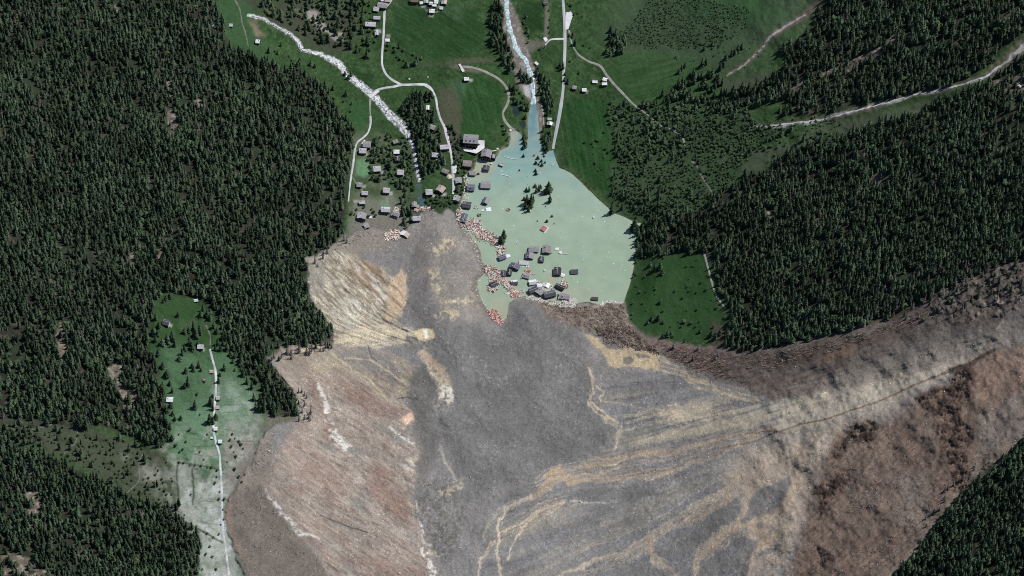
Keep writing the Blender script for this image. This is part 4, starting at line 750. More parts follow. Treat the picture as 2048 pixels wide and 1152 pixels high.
HOUSES = [
 # western hamlet
 (734,288,15,12,-4,'x','grey','upper of the two grey roofed chalets at the bend of the white track',{'roof2':'grey','extras':('whiteside',)}),
 (725.6,301,13.5,10,-3,'x','lgrey','lower of the two grey roofed chalets at the bend of the white track',{}),
 (791,282.6,10,7.5,20,'x','brown','brown roofed chalet half hidden in bushes beside the rocky torrent',{}),
 (793,303,11,8,0,'x','white','white metal roofed barn directly above the small dark roofed house',{'cat':'barn'}),
 (795,317,9.5,9,0,'y','dark','small dark roofed house directly below the white metal roofed barn',{}),
 (754,337,14,10.5,6,'x','lgrey','pale grey chalet standing right of the bright green lawn',{}),
 (801,344,12.5,10,-4,'x','lgrey','pale grey chalet with a notched lower eave left of the torrent channel',{}),
 (719,369,10.5,9,-8,'x','grey','grey chalet near the end of the white track with a sandy yard at its right',{}),
 (729.7,386,12,7.5,-2,'x','lgrey','pale low chalet just below the grey chalet with the sandy yard',{}),
 (724.4,404.4,11,6.5,4,'x','lgrey','narrow pale roofed shed above the dark tree group near the debris edge',{'cat':'shed'}),
 (773,380,12.5,10,-6,'x','lgrey','pale chalet with whitish eaves between tall trees in the western hamlet',{'roof2':'lgrey'}),
 (771.3,418.5,16.5,10,-3,'x','lgrey','long pale barn with a bluish upper roof slope at the top of the brown debris',{'roof2':'sky','cat':'barn'}),
 (723.5,430.7,16.5,12,-10,'y','grey','large chalet with one grey and one pale roof slope at the foot of the hamlet',{'roof2':'lgrey'}),
 (733,451,9.5,10,18,'y','grey','small two toned chalet alone at the edge of the grey debris',{'roof2':'lgrey'}),
 (792,426,13,9,-22,'x','grey','wrecked grey house with splintered pale boards beside the dark row of trees',{'extras':('frame',),'tilt':(6,3)}),
 (809.6,467.9,16,10,-28,'y','pink','pale collapsed roof lying tilted on the grey debris',{'cat':'collapsed roof','hw':1.6,'tilt':(4,8),'bare':True,'roof2':'white'}),
 (833,420,9,6,-28,'x','pink','small broken pinkish roof among boards at the debris front',{'cat':'broken roof','hw':1.2,'bare':True,'tilt':(5,0)}),
 (828.7,408.6,9.5,10,0,'y','grey','grey chalet just left of the small blue pond',{}),
 (833.4,436.4,15,9,3,'x','lgrey','pale grey barn half overrun at the tip of the grey debris',{'cat':'barn'}),
 (858.2,383.4,13,11,3,'x','lgrey','grey chalet right of the head of the blue pond',{}),
 (881.6,377,15,12,-32,'y','pink','pinkish grey chalet set askew with a red front on the green knoll',{'roof2':'pink'}),
 (870,309.5,11.5,9,-6,'x','lgrey','grey chalet with a bright white side wall among the trees by the village road',{'extras':('whiteside',)}),
 (889.5,294,18,9,4,'x','lgrey','wide pale flat roofed building against the village road',{'pitch':.08}),
 (890.7,342,13,8,-24,'x','brown','brownish chalet set askew above the pale sand heap',{}),
 (865,254,11,9,-22,'x','grey','grey roof hidden in the dense trees left of the village road',{}),
 (855.4,215,6.5,9,0,'y','white','small white roofed hut in the trees left of the upper village road',{'cat':'hut'}),
 (917.2,360.4,12,11,6,'y','grey','grey and pale roofed house right beside the lower end of the village road',{'roof2':'lgrey'}),
 (913.3,396,12.5,10.5,-16,'y','grey','rounded grey house where the village road ends at the debris',{'roof2':'lgrey'}),
 # flooded edge of the village
 (941.7,277,28,18,-5,'x','grey','large grey hotel with dormers above the white paved terrace',{'cat':'hotel','hw':10,'wall':W_DARK,'extras':('dormers',),'pitch':.3}),
 (973,306,19,15,-10,'y','grey','big grey guest house with a side wing at the lake edge below the hotel',{'cat':'guest house','hw':8,'wall':W_DARK,'extras':('annex','whiteside'),'roof2':'grey'}),
 (934.6,326.4,16.5,12,-6,'x','brown','brownish grey house between bushes and the flooded garden below the hotel lawn',{'wall':W_DARK,'pitch':.2}),
 (945.4,345.5,12.5,9,-2,'x','grey','grey house with a round bush at its right side in the flooded garden',{'wall':W_DARK}),
 (972.5,335.5,12.5,10,-8,'y','dark','dark roofed house with a white balcony standing in shallow water',{'extras':('balcony',),'roof2':'dark','wall':W_DARK}),
 (1003.3,327.3,9,7.5,-24,'x','lgrey','small pale hut tilted in the turquoise water near the river mouth',{'cat':'hut','roof2':'grey','tilt':(0,4)}),
 (941.5,374.3,14.5,12,-4,'x','blue','blue grey house with a dormer at the flooded village edge',{'extras':('dormer',),'wall':W_DARK}),
 (971.5,368.5,19,14,-3,'x','grey','largest flooded chalet with a broad grey roof and dark eaves',{'wall':W_DARK}),
 (933.7,409,16,12,-10,'x','dark','dark flooded house with a pale line across its roof by the shore',{'wall':W_DARK}),
 (971.5,401,11,12,-20,'y','grey','narrow flooded house leaning with a blue right roof slope',{'roof2':'blue','wall':W_DARK,'tilt':(0,3)}),
 (928,435.5,11,17,-14,'y','blue','long blue grey house pushed askew against the driftwood',{'wall':W_DARK,'extras':('hole',)}),
 # drowned quarter in the lower lake
 (1067.6,497.5,19,11,-4,'x','grey','wide grey roof left of the brown roofed house in the lower lake',{'sink':.55,'wall':W_DARK}),
 (1059,510.5,16,12,-6,'y','grey','grey and lilac roof just below the wide grey roof in the lower lake',{'roof2':'blue','sink':.55}),
 (1093,498.3,15.5,14,-5,'y','brown','brown roof with a pale right edge standing out of the lower lake',{'roof2':'grey','sink':.4,'wall':W_DARK}),
 (1082.8,518.2,10,10.5,-5,'y','dark','small dark roof alone below the brown roofed house',{'sink':.5}),
 (1004.3,513.8,14,9,24,'x','blue','blue grey roof at the end of the upper driftwood raft',{'sink':.5}),
 (1016,511.5,8,6.5,20,'x','white','pale plank roof attached right of the blue grey roof',{'cat':'broken roof','hw':1.0,'bare':True,'sink':.5}),
 (1029.4,531.6,19,10,-22,'y','blue','blue grey roof slewed round with a dark gable in the lower lake',{'roof2':'blue','sink':.4,'wall':W_DARK}),
 (1047.7,525.6,18,8,-5,'x','lgrey','nearly sunken pale grey flat roof with white scraps beside it',{'sink':.8,'pitch':.05,'bare':True}),
 (1007.3,546.4,9.5,11.5,-6,'y','dark','left one of two dark roofs side by side above the wood raft',{'sink':.5,'roof2':'dark'}),
 (1019,544.2,9,11.5,-4,'y','dark','right one of two dark roofs side by side above the wood raft',{'sink':.45,'roof2':'black'}),
 (1053,551,13.5,9.5,-18,'x','grey','grey roof torn open with pale rafters and red boards behind',{'sink':.6,'extras':('frame','hole'),'bare':True}),
 (987.8,567.3,13,9.5,30,'x','dark','dark roof wedged in the curved wood raft',{'roof2':'black','sink':.5,'tilt':(5,0)}),
 (1028.8,564.5,12,9,10,'x','dark','dark grey roof with a white upper part right of the wood raft',{'roof2':'white','sink':.45}),
 (1114.7,542,14,14.5,-4,'y','black','large black roof standing alone in the lower lake',{'roof2':'dark','sink':.45}),
 (1148.5,543.3,14.5,8.5,4,'x','dark','flat dark roof floating farthest out in the lower lake',{'sink':.7,'pitch':.1,'bare':True}),
 (1125.3,550.3,8,6.5,-30,'x','white','small white roof fragment at the corner of the large black roof',{'cat':'broken roof','hw':1.0,'sink':.4,'bare':True}),
 (1120,573,18,8,-28,'x','black','black narrow roof slewed beside a pink heap of planks',{'sink':.5,'pitch':.5}),
 (1065,563.5,14,9,12,'x','lgrey','broken grey and white roof topmost of the jammed heap of houses',{'sink':.5,'roof2':'white','bare':True,'tilt':(6,2)}),
 (1079.5,570.5,10,6.5,-10,'x','white','white roof sheet wedged in the middle of the jammed heap',{'cat':'broken roof','hw':1.2,'bare':True,'sink':.2}),
 (1093,570,11,8,-22,'y','white','clean white square roof right of the jammed heap',{'cat':'broken roof','hw':1.2,'sink':.2}),
 (1066.5,578.4,18,9.5,26,'x','dark','dark slate roof lying across the left of the jammed heap',{'sink':.3,'tilt':(5,0)}),
 (1079.3,583,15,12,-38,'y','grey','big grey roof slab with a white edge leaning in the jammed heap',{'sink':.25,'pitch':.1,'tilt':(0,6)}),
 (1099.3,587,22,12,16,'x','dark','broad dark grey roof at the right of the jammed heap against the debris',{'roof2':'blue','sink':.3}),
 (1129,592,20,11,-8,'x','grey','grey roof framed by white timbers at the debris edge of the lake',{'sink':.5,'extras':('frame','hole'),'bare':True}),
 (1189.5,597,12.5,6.5,-4,'x','dark','low dark roof alone at the brown debris shore',{'sink':.7,'bare':True}),
 (1087.5,457,10,9.5,-35,'y','red','red roofed pavilion with white borders floating in open water',{'cat':'pavilion','hw':2.4,'sink':.5,'pitch':.14,'roof2':'red','bare':True,'extras':('apron',)}),
 # top edge village
 (764.8,9.7,19,11,-10,'x','grey','grey roofed long house where the village road bends at the top edge',{}),
 (752.5,17.6,11,9,-12,'x','lgrey','pale roofed house in bushes below the grey long house at the top edge',{}),
 (753.8,35.2,13,7,-2,'x','lgrey','narrow pale grey barn left of the straight village road',{'cat':'barn'}),
 (741,48.5,20,9,-4,'x','lgrey','rough pale roofed barn in bushes farthest left beside the village road',{'cat':'barn','pitch':.15}),
 (753,65,7,11,6,'y','lgrey','slim pale hut overgrown by bushes left of the village road',{'cat':'hut'}),
 (775,80,9,6,-3,'x','white','white roofed hut with a dark surround right of the village road',{'cat':'hut'}),
 (765.7,-.5,8,6,0,'x','white','white roofed house cut by the top edge beside the village road',{}),
 (775.5,-1,11,9,-8,'x','pink','pinkish brown roofed house cut by the top edge at the road bend',{}),
 (829,0,15,8,-3,'x','rust','long rusty roofed house cut by the top edge',{}),
 (843.5,5.3,8,5.5,5,'x','white','white roofed hut next to the rusty roofed house',{'cat':'hut'}),
 (852,1.5,9,9,0,'y','lgrey','grey house between two white huts at the top edge',{}),
 (862,6.6,7,6.5,-12,'x','lgrey','whitish shed left in the tight group at the top edge',{'cat':'shed','roof2':'white'}),
 (868.5,10,9,5.5,-6,'x','white','lowest white barn in the tight group at the top edge',{'cat':'barn'}),
 (872.5,3.5,8,7,-6,'x','white','upper white barn in the tight group at the top edge',{'cat':'barn'}),
 (888.3,3.5,10,9,-8,'y','pink','pinkish grey house with a dark front right of the tight group',{'wall':W_DARK,'roof2':'lgrey'}),
 (864,21.5,10,8,-4,'x','white','clean white roofed barn alone on the meadow below the tight group',{'cat':'barn'}),
 (882.6,15.8,7,6,-6,'x','sky','small bluish white shed below the pinkish grey house',{'cat':'shed'}),
 (933.1,157.4,9.5,7,2,'x','white','white roofed hut alone below the white covered strip on the meadow',{'cat':'hut'}),
 (1091,6,8,5.5,-8,'x','dark','dark roofed hut among bushes at the top left of the valley road',{'cat':'hut'}),
 # barns by the valley road
 (1149.1,174.5,8.5,7,-12,'x','grey','grey roofed barn farthest left of the five meadow barns',{'cat':'barn'}),
 (1168.6,179.5,8.5,6.5,-3,'x','white','lowest white roofed barn of the five meadow barns',{'cat':'barn'}),
 (1190,162.8,10,6,-5,'x','white','middle white roofed barn with a dark front of the five meadow barns',{'cat':'barn','roof2':'lgrey'}),
 (1209.9,158.3,8.5,6.5,-18,'x','white','uppermost white roofed barn beside the curving farm track',{'cat':'barn'}),
 (1209,166.8,10,6.5,2,'x','white','white roofed barn right below the uppermost one beside the farm track',{'cat':'barn','roof2':'lgrey'}),
 (1099.3,237.8,8,5,0,'x','lgrey','upper small grey hut between the river trees and the valley road',{'cat':'hut'}),
 (1099.5,246.5,10,6.5,-14,'y','white','lower small hut with a white left roof slope by the valley road',{'cat':'hut','roof2':'lgrey'}),
 # western slope
 (332.2,643.8,12.5,11,-16,'x','dark','dark roofed house with a white side wall in the forest clearing',{'extras':('whiteside',)}),
 (400.9,693,11.5,8,-2,'x','lgrey','grey hut at the upper end of the hillside road',{'cat':'hut'}),
 (391.8,600.5,8,5,8,'x','sky','small bluish hut at the top edge of the forest clearing',{'cat':'hut'}),
 (339.6,798.7,12,9,-3,'x','white','white roofed barn at the edge of the western forest',{'cat':'barn'}),
 (423,742.6,7.5,6,-5,'x','pink','pinkish hut touching the left side of the hillside road',{'cat':'hut'}),
 (435.5,795.5,7,6.5,0,'x','lgrey','upper pale hut right of the hillside road opposite the dark trees',{'cat':'hut'}),
 (434.6,814.6,7.5,6,8,'x','pink','pale pink hut right of the hillside road just below a pale hut',{'cat':'hut'}),
 (431.2,857.2,7,6.5,-2,'x','white','white roofed hut right of the hillside road below the dark trees',{'cat':'hut'}),
 (439.9,882.7,7,6.5,-2,'x','white','lowest white roofed hut right of the hillside road',{'cat':'hut'}),
 (407.7,759.4,7,5.5,-14,'x','rust','rust brown hut on the slope left of the hillside road',{'cat':'hut'}),
 (423.4,875.4,4.5,3.5,0,'x','white','tiny white shed left of the hillside road',{'cat':'shed'}),
 (429,52.3,7,5.5,-6,'x','white','bluish white hut at the forest corner of the upper left meadow',{'cat':'hut'}),
 (461.7,50,7.5,6,-4,'x','lgrey','grey hut on the upper left meadow beside the footpath',{'cat':'hut'}),
 (515.3,82.5,8,7.5,-6,'x','white','white hut below the sandy bank of the upper torrent',{'cat':'hut'}),
]
for h in HOUSES: house(*h[:8], **h[8])
print('houses', len(HOUSES), round(time.time() - T0, 1))

# ------------------------------------------------------------------ small built things
def thing(name, u, v, label, cat, rot=0, dz=0, group=None, z=None):
    p = gpt(u, v) if z is None else Vector([float(q) for q in at_z(u, v, z)])
    o = bpy.data.objects.new(name, None); COL.objects.link(o); o.location = p + Vector((0, 0, dz)); o.rotation_euler = (0, 0, R(rot)); tag(o, label, cat, group); return o
CARP = {c: plain('car_paint_' + c, k, tuple(min(.9, x * 1.1) for x in k), .3, .3, .5) for c, k in (('white', (.7, .7, .7)), ('dark', (.03, .03, .035)), ('silver', (.35, .36, .38)))}
M_TYRE = plain('tyre_rubber', (.015,) * 3, (.03,) * 3, 4)
def car_me():
    prof = [(-2.1, .35), (-2.1, .95), (-1.75, 1.05), (1.2, 1.0), (2.05, .85), (2.15, .4)]; vs = [(x, s * .88, z) for s in (-1, 1) for x, z in prof]; n = len(prof)
    return quick_mesh('car_body', vs, [tuple(range(n)), tuple(range(2 * n - 1, n - 1, -1))] + [(i, i + n, (i + 1) % n + n, (i + 1) % n) for i in range(n)])
def cabin_me():
    vs = [(-1.8, -.8, 1.0), (1.0, -.8, 1.0), (1.0, .8, 1.0), (-1.8, .8, 1.0), (-1.5, -.65, 1.5), (.35, -.65, 1.5), (.35, .65, 1.5), (-1.5, .65, 1.5)]
    return quick_mesh('cabin', vs, [(0, 1, 5, 4), (1, 2, 6, 5), (2, 3, 7, 6), (3, 0, 4, 7), (4, 5, 6, 7)])
def wheel_me():
    vs = [(math.cos(a) * .33, s * .11, math.sin(a) * .33) for s in (-1, 1) for a in [i * math.pi / 5 for i in range(10)]]
    return quick_mesh('wheel', vs, [tuple(range(9, -1, -1)), tuple(range(10, 20))] + [(i, (i + 1) % 10, (i + 1) % 10 + 10, i + 10) for i in range(10)])
WH = wheel_me(); WH.materials.append(M_TYRE)
def car(u, v, rot, c, label, dz=.8):
    t = thing('car', u, v, label, 'car', rot, dz)
    link('car_body', car_me(), [CARP[c]], t); link('cabin', cabin_me(), [M_GLASS], t); boxpart('car_roof', CARP[c], t, (1.7, 1.25, .07), (-.55, 0, 1.53))
    for x in (-1.35, 1.35):
        for y in (-.85, .85): w = bpy.data.objects.new('wheel', WH); COL.objects.link(w); w.parent = t; w.location = (x, y, .33)
car(909.4, 339.5, 70, 'white', 'white car parked in the gravel lay-by beside the village road')
car(938.5, 301.5, 0, 'silver', 'left silver car parked on the white paved terrace below the hotel', 1.2)
car(944.0, 302.0, 4, 'dark', 'right dark car parked on the white paved terrace below the hotel', 1.2)
car(957, 292, 30, 'dark', 'dark car parked on the paved yard right of the hotel', 1.2)
# bridges and walls
def slab_between(name, a, b, width, label, cat, m, lift, thick):
    pa, pb = gpt(*a), gpt(*b); z = max(pa.z, pb.z) + lift; d = pb - pa; L = math.hypot(d.x, d.y)
    t = bpy.data.objects.new(name, None); COL.objects.link(t); t.location = ((pa.x + pb.x) / 2, (pa.y + pb.y) / 2, z); t.rotation_euler = (0, 0, math.atan2(d.y, d.x)); tag(t, label, cat)
    return t, L
t, L = slab_between('road_bridge', (740, 196), (757, 183), 5, 'pale concrete road bridge crossing the rocky torrent', 'bridge', M_LAY, .5, .4)
boxpart('bridge_deck', M_LAY, t, (L, 4.6, .5), (0, 0, 0))
for s_ in (-1, 1): boxpart('parapet', M_TRIM, t, (L, .3, .9), (0, s_ * 2.2, .6))
t, L = slab_between('garden_wall', (982, 303.5), (993, 303), 1, 'low white wall running from the guest house towards the lake', 'wall', M_TRIM, .3, 1)
boxpart('wall_body', M_TRIM, t, (L, 1.1, 1.6), (0, 0, .3)); boxpart('coping', M_LAY, t, (L + .2, 1.4, .15), (0, 0, 1.17))
t, L = slab_between('covered_strip', (918.5, 128.5), (928, 144), 1, 'bright white sheeted strip lying on the meadow by the gravel track', 'cover', M_TRIM, .4, 1)
boxpart('sheet', M_TRIM, t, (L, 2.8, .5), (0, 0, 0)); boxpart('sheet', M_TRIM, t, (L * .4, 3.6, .55), (L * .28, -.5, .05))
# weir block by the river and pale sheds/tanks
def tank(u, v, r, label, z=None, name='water_tank', cat='tank', m=M_TRIM):
    t = thing(name, u, v, label, cat, z=z)
    for nm, r0, r1, z0, z1 in (('shell', r, r, -.6, 1.3), ('lid', r * 1.05, r * .3, 1.3, 1.75)):
        vs = [(math.cos(i * math.pi / 6) * q, math.sin(i * math.pi / 6) * q, zz) for q, zz in ((r0, z0), (r1, z1)) for i in range(12)]
        link(nm, quick_mesh(nm, vs, [tuple(range(12, 24)), tuple(range(11, -1, -1))] + [(i, (i + 1) % 12, (i + 1) % 12 + 12, i + 12) for i in range(12)]), [m], t)
tank(982.5, 328, 1.3, 'white round tank floating right of the flooded guest house', 0)
tank(995, 298.5, 1.5, 'white round tank at the lake end of the low garden wall')
tank(1008.5, 261.5, 1.3, 'white round tank beside the dark bush above the inlet')
tank(1020.7, 261.5, 1.8, 'pale green white tank at the shore where the gravel track ends', m=M_RAFTER)
tank(1187, 435.5, 1.2, 'small white round tank adrift in the open eastern lake', 0)
tank(818.7, 159, 1.2, 'small white tank on the meadow above the village road junction')
tank(855.6, 155, 1.0, 'small pale trough on the meadow above the village road bend', m=M_RAFTER)
tank(1089, 541.5, 1.1, 'white drum adrift left of the large black roof', 0)
# intake block on the river, right of the whitewater
t = thing('intake_building', 1073, 128.7, 'pale concrete intake block right of the whitewater river', 'intake building', -50)
boxpart('wall', M_LAY, t, (5.5, 3.2, 2.4), (0, 0, 1)); boxpart('roof', M_TRIM, t, (6, 3.7, .25), (0, 0, 2.35))
# drifting wrecks
def wreck(u, v, w, d, rot, m, label, cat='wreckage', name='wreckage', n=9, z=0.0, h=.9):
    t = thing(name, u, v, label, cat, rot, z=z)
    Wm, Dm = w * M_PX, d * M_PX / math.cos(THETA)
    rr = random.Random(int(u * 10 + v))
    k = boxpart('sheet', m, t, (Wm * .75, Dm * .7, .3), (0, 0, .35)); k.rotation_euler = (R(rr.uniform(-8, 8)), R(rr.uniform(-8, 8)), R(rr.uniform(-10, 10)))
    for i in range(n):
        o = boxpart('beam', rr.choice([M_RAFTER, M_RAFTER, m, W_BROWN]), t, (rr.uniform(2, Wm * .7), .45, .35), (rr.uniform(-.4, .4) * Wm, rr.uniform(-.42, .42) * Dm, rr.uniform(.2, h)), rr.uniform(0, 3.1))
wreck(952, 415.7, 9, 6, -20, ROOF['pink'], 'small tan roof fragment adrift below the flooded houses')
wreck(957.6, 431, 10, 7, 5, W_BROWN, 'ring of brown and pale boards adrift above the driftwood')
wreck(959, 446, 9, 10, 30, ROOF['dark'], 'dark broken roof stuck in the upper driftwood raft')
wreck(1016.4, 420.3, 10, 7, -4, ROOF['rust'], 'rusty brown wreck adrift left of the drowned trees')
wreck(1033, 484, 4, 6, 0, ROOF['white'], 'small whitish wreck alone in the middle lake', n=5)
wreck(1114, 498, 9, 6, 0, ROOF['white'], 'white wreck right of the brown roofed house', n=6)
wreck(1120.8, 505, 8, 6, 20, ROOF['white'], 'white wreck with a pole trailing right in the lower lake', n=6)
wreck(1015.6, 587.3, 15, 6, 5, ROOF['sky'], 'bluish white sheet wreck at the left of the red boards', n=6)
wreck(1046, 583, 14, 6, 10, ROOF['lgrey'], 'grey white scraps left of the jammed heap of houses', n=8)
wreck(1055, 533, 8, 3, 0, ROOF['white'], 'white scraps along the sunken flat roof', n=5)
wreck(1066, 548, 5, 7, 60, ROOF['pink'], 'thin brownish scraps adrift above the torn grey roof', n=6)
wreck(739.8, 434.6, 12, 6, -3, ROOF['white'], 'pale concrete slab lying right of the two toned chalet', n=3, z=float(hgt(740, 435)))
wreck(977, 419, 14, 10, 15, ROOF['white'], 'large crumpled white sheet adrift in the lake', 'sheet', 'floating_sheet', n=0); wreck(965.3, 421, 7, 5, -5, ROOF['white'], 'small white sheet adrift left of the large crumpled one', 'sheet', 'floating_sheet', n=0)
def pole(pts, label, m=M_RAFTER, r=.45):
    P = [Vector([float(q) for q in at_z(a, b, .35)]) for a, b in pts]; t = bpy.data.objects.new('floating_pole', None); COL.objects.link(t); t.location = P[0]; tag(t, label, 'pole')
    for a, b in zip(P[:-1], P[1:]):
        d = b - a; boxpart('pole_length', m, t, (d.length + .3, r * 2, r * 1.6), tuple((a + b) / 2 - P[0]), math.atan2(d.y, d.x))
pole([(989.5, 508), (989.6, 525), (989.8, 541)], 'long pale yellow pole lying straight up the lake left of the blue roof', r=.4)
pole([(1000, 348.5), (1008, 350), (1020, 353.5)], 'long white bent pole adrift in the turquoise water', M_TRIM, .5)
pole([(1008, 313), (1021, 317), (1034, 318.5)], 'faint pale boom adrift near the river mouth', M_TRIM, .35)
pole([(1127, 508), (1136, 508.5)], 'short pale pole trailing from the white wreck', M_RAFTER, .5)
pole([(1257, 464), (1260, 459)], 'short pale log adrift near the eastern shore', M_RAFTER, .6)
pole([(1104, 330), (1108, 328)], 'short pale log adrift off the end of the valley road', M_RAFTER, .5)
# sand heap by the village road
vs = [(0, 0, 2.2)] + [(math.cos(a) * q * random.uniform(.85, 1.15), math.sin(a) * q * random.uniform(.85, 1.15), z) for q, z in ((1.6, 1.7), (3.0, .7), (4.4, -.4)) for a in [i * math.pi / 7 for i in range(14)]]
fs = [(0, 1 + i, 1 + (i + 1) % 14) for i in range(14)] + [(1 + k * 14 + i, 15 + k * 14 + i, 15 + k * 14 + (i + 1) % 14, 1 + k * 14 + (i + 1) % 14) for k in range(2) for i in range(14)]
o = link('sand_heap', quick_mesh('sand_heap', vs, fs), [plain('pale_sand', (.50, .46, .37), (.66, .62, .52), .6, .95, .05)]); o.location = gpt(897.7, 353.5); tag(o, 'cream coloured heap of sand beside the village road', 'sand heap')
# big single boulders
def rock_me(name, seed, n=1):
    rr = random.Random(seed); ph = (1 + 5 ** .5) / 2
    V0 = [Vector(p).normalized() for p in [(-1, ph, 0), (1, ph, 0), (-1, -ph, 0), (1, -ph, 0), (0, -1, ph), (0, 1, ph), (0, -1, -ph), (0, 1, -ph), (ph, 0, -1), (ph, 0, 1), (-ph, 0, -1), (-ph, 0, 1)]]
    F = [(0, 11, 5), (0, 5, 1), (0, 1, 7), (0, 7, 10), (0, 10, 11), (1, 5, 9), (5, 11, 4), (11, 10, 2), (10, 7, 6), (7, 1, 8), (3, 9, 4), (3, 4, 2), (3, 2, 6), (3, 6, 8), (3, 8, 9), (4, 9, 5), (2, 4, 11), (6, 2, 10), (8, 6, 7), (9, 8, 1)]
    return [tuple(p * rr.uniform(.7, 1.25) * Vector((1, .85, .75)).length / 1.5) for p in V0], F
M_ROCKP = plain('pale_granite', (.42, .41, .40), (.60, .59, .58), .5, .9, .1)
for (bu, bv, r, lb) in [(1160.5, 1003.5, 2.0, 'largest white boulder lying on the grey debris fan'), (565, 622, 1.2, 'pale boulder in the forest edge beside the tan scar'), (643, 617, 1.5, 'white boulder at the left of the tan scar'), (652, 961, 1.5, 'white boulder in the middle of the reddish southern scar'), (799, 1147, 1.8, 'white boulder at the foot of the reddish southern scar'), (2038, 173, 4.0, 'bright white outcrop block at the right edge forest'), (807, 1080, 1.4, 'pale boulder on the lower reddish scar'), (729, 612, 1.5, 'white boulder low on the streaked tan scar')]:
    vv, ff = rock_me('boulder', bu); o = link('boulder', quick_mesh('boulder', [tuple(np.array(p) * r) for p in vv], ff), [M_ROCKP]); o.location = gpt(bu, bv); tag(o, lb, 'boulder')
print('small things', round(time.time() - T0, 1))

# ------------------------------------------------------------------ trees
def leafmat(name, c1, c2, var=.35, hue=.02):
    m, nt, ln, b = mat(name, .75, .12)
    oi = nt.new('ShaderNodeObjectInfo'); r = nt.new('ShaderNodeValToRGB'); r.color_ramp.elements[0].color = (*c1, 1); r.color_ramp.elements[1].color = (*c2, 1); ln.new(oi.outputs['Random'], r.inputs['Fac'])
    n = nt.new('ShaderNodeTexNoise'); n.inputs['Scale'].default_value = .018; n.inputs['Detail'].default_value = 4; ln.new(oi.outputs['Location'], n.inputs['Vector'])
    mr = nt.new('ShaderNodeMapRange'); mr.inputs['From Min'].default_value = .3; mr.inputs['From Max'].default_value = .7; mr.inputs['To Min'].default_value = 1 - var; mr.inputs['To Max'].default_value = 1 + var; ln.new(n.outputs['Fac'], mr.inputs['Value'])
    hs = nt.new('ShaderNodeHueSaturation'); ln.new(r.outputs['Color'], hs.inputs['Color']); ln.new(mr.outputs[0], hs.inputs['Value']); ln.new(hs.outputs[0], b.inputs['Base Color'])
    return m
L_CON = leafmat('conifer_needles', (.030, .052, .031), (.078, .114, .063)); L_BRO = leafmat('broadleaf_foliage', (.044, .078, .040), (.088, .130, .062)); L_DEAD = leafmat('dead_grey_twigs', (.10, .09, .08), (.16, .15, .135))
M_BARK = plain('bark', (.05, .038, .03), (.10, .08, .065), 1.5)
def conifer_geo(seed, h=22.0, r=3.6, levels=11, dens=1.0, top=.0):
    rr = random.Random(seed); vs = []; fs = []
    lean = Vector((rr.uniform(-.02, .02), rr.uniform(-.02, .02)))
    for L in range(levels):
        t = L / (levels - 1); z = h * (.10 + .86 * t); rad = r * ((1 - t ** 1.9) * .9 + .10) * rr.uniform(.78, 1.15)
        n = max(4, int((9 - 4 * t) * dens)); off = rr.uniform(0, 6.28)
        for i in range(n):
            if rr.random() < .1: continue
            a = off + i * 2 * math.pi / n + rr.uniform(-.25, .25); q = rad * rr.uniform(.65, 1.15); dr = -q * rr.uniform(.30, .55); wd = q * rr.uniform(.28, .42)
            d = Vector((math.cos(a), math.sin(a), 0)); s = Vector((-d.y, d.x, 0)); c = Vector((lean.x * z, lean.y * z, z)); b = len(vs)
            vs += [c + Vector((0, 0, .5)), c + d * q * .55 + s * wd + Vector((0, 0, dr * .62)), c + d * q + Vector((0, 0, dr)), c + d * q * .55 - s * wd + Vector((0, 0, dr * .62)), c + d * q * .5 + Vector((0, 0, dr * .25))]
            fs += [(b, b + 4, b + 1), (b + 1, b + 4, b + 2), (b + 2, b + 4, b + 3), (b + 3, b + 4, b)]
    b = len(vs); m = 7
    for k, (q, z) in enumerate(((r * .55, h * .09), (r * .42, h * .45), (r * .2, h * .8))):
        for i in range(m): vs.append(Vector((math.cos(i * 2 * math.pi / m + k) * q * rr.uniform(.75, 1.2), math.sin(i * 2 * math.pi / m + k) * q * rr.uniform(.75, 1.2), z)))
    vs.append(Vector((lean.x * h, lean.y * h, h)))
    for k in range(2): fs += [(b + k * m + i, b + k * m + (i + 1) % m, b + (k + 1) * m + (i + 1) % m, b + (k + 1) * m + i) for i in range(m)]
    fs += [(b + 2 * m + i, b + 2 * m + (i + 1) % m, b + 3 * m) for i in range(m)]
    return vs, fs
def broadleaf_geo(seed, h=8.0, r=3.6, n=95):
    rr = random.Random(seed); vs = []; fs = []
    lobes = [(Vector((rr.uniform(-.45, .45) * r, rr.uniform(-.45, .45) * r, h * rr.uniform(.45, .72))), r * rr.uniform(.45, .68)) for _ in range(6)]
    for i in range(n):
        c, q = rr.choice(lobes); d = Vector((rr.gauss(0, 1), rr.gauss(0, 1), rr.gauss(.35, 1))).normalized(); p = c + d * q * rr.uniform(.75, 1.1); p.z = max(p.z, h * .12)
        nrm = (d + Vector((rr.uniform(-.6, .6), rr.uniform(-.6, .6), rr.uniform(-.2, .8)))).normalized(); t = nrm.orthogonal().normalized(); s = nrm.cross(t); a = r * rr.uniform(.14, .27); b = len(vs); ro = rr.uniform(0, 6)
        for k in range(5):
            g = ro + k * 1.2566; vs.append(p + t * math.cos(g) * a * rr.uniform(.7, 1.2) + s * math.sin(g) * a * rr.uniform(.7, 1.2))
        vs.append(p + nrm * a * .35); fs += [(b + k, b + (k + 1) % 5, b + 5) for k in range(5)]
    for c, q in lobes[:4]:
        v2, f2 = rock_me('x', rr.random()); b = len(vs); vs += [c + Vector(p) * q * .8 for p in v2]; fs += [tuple(b + i for i in f) for f in f2]
    return vs, fs
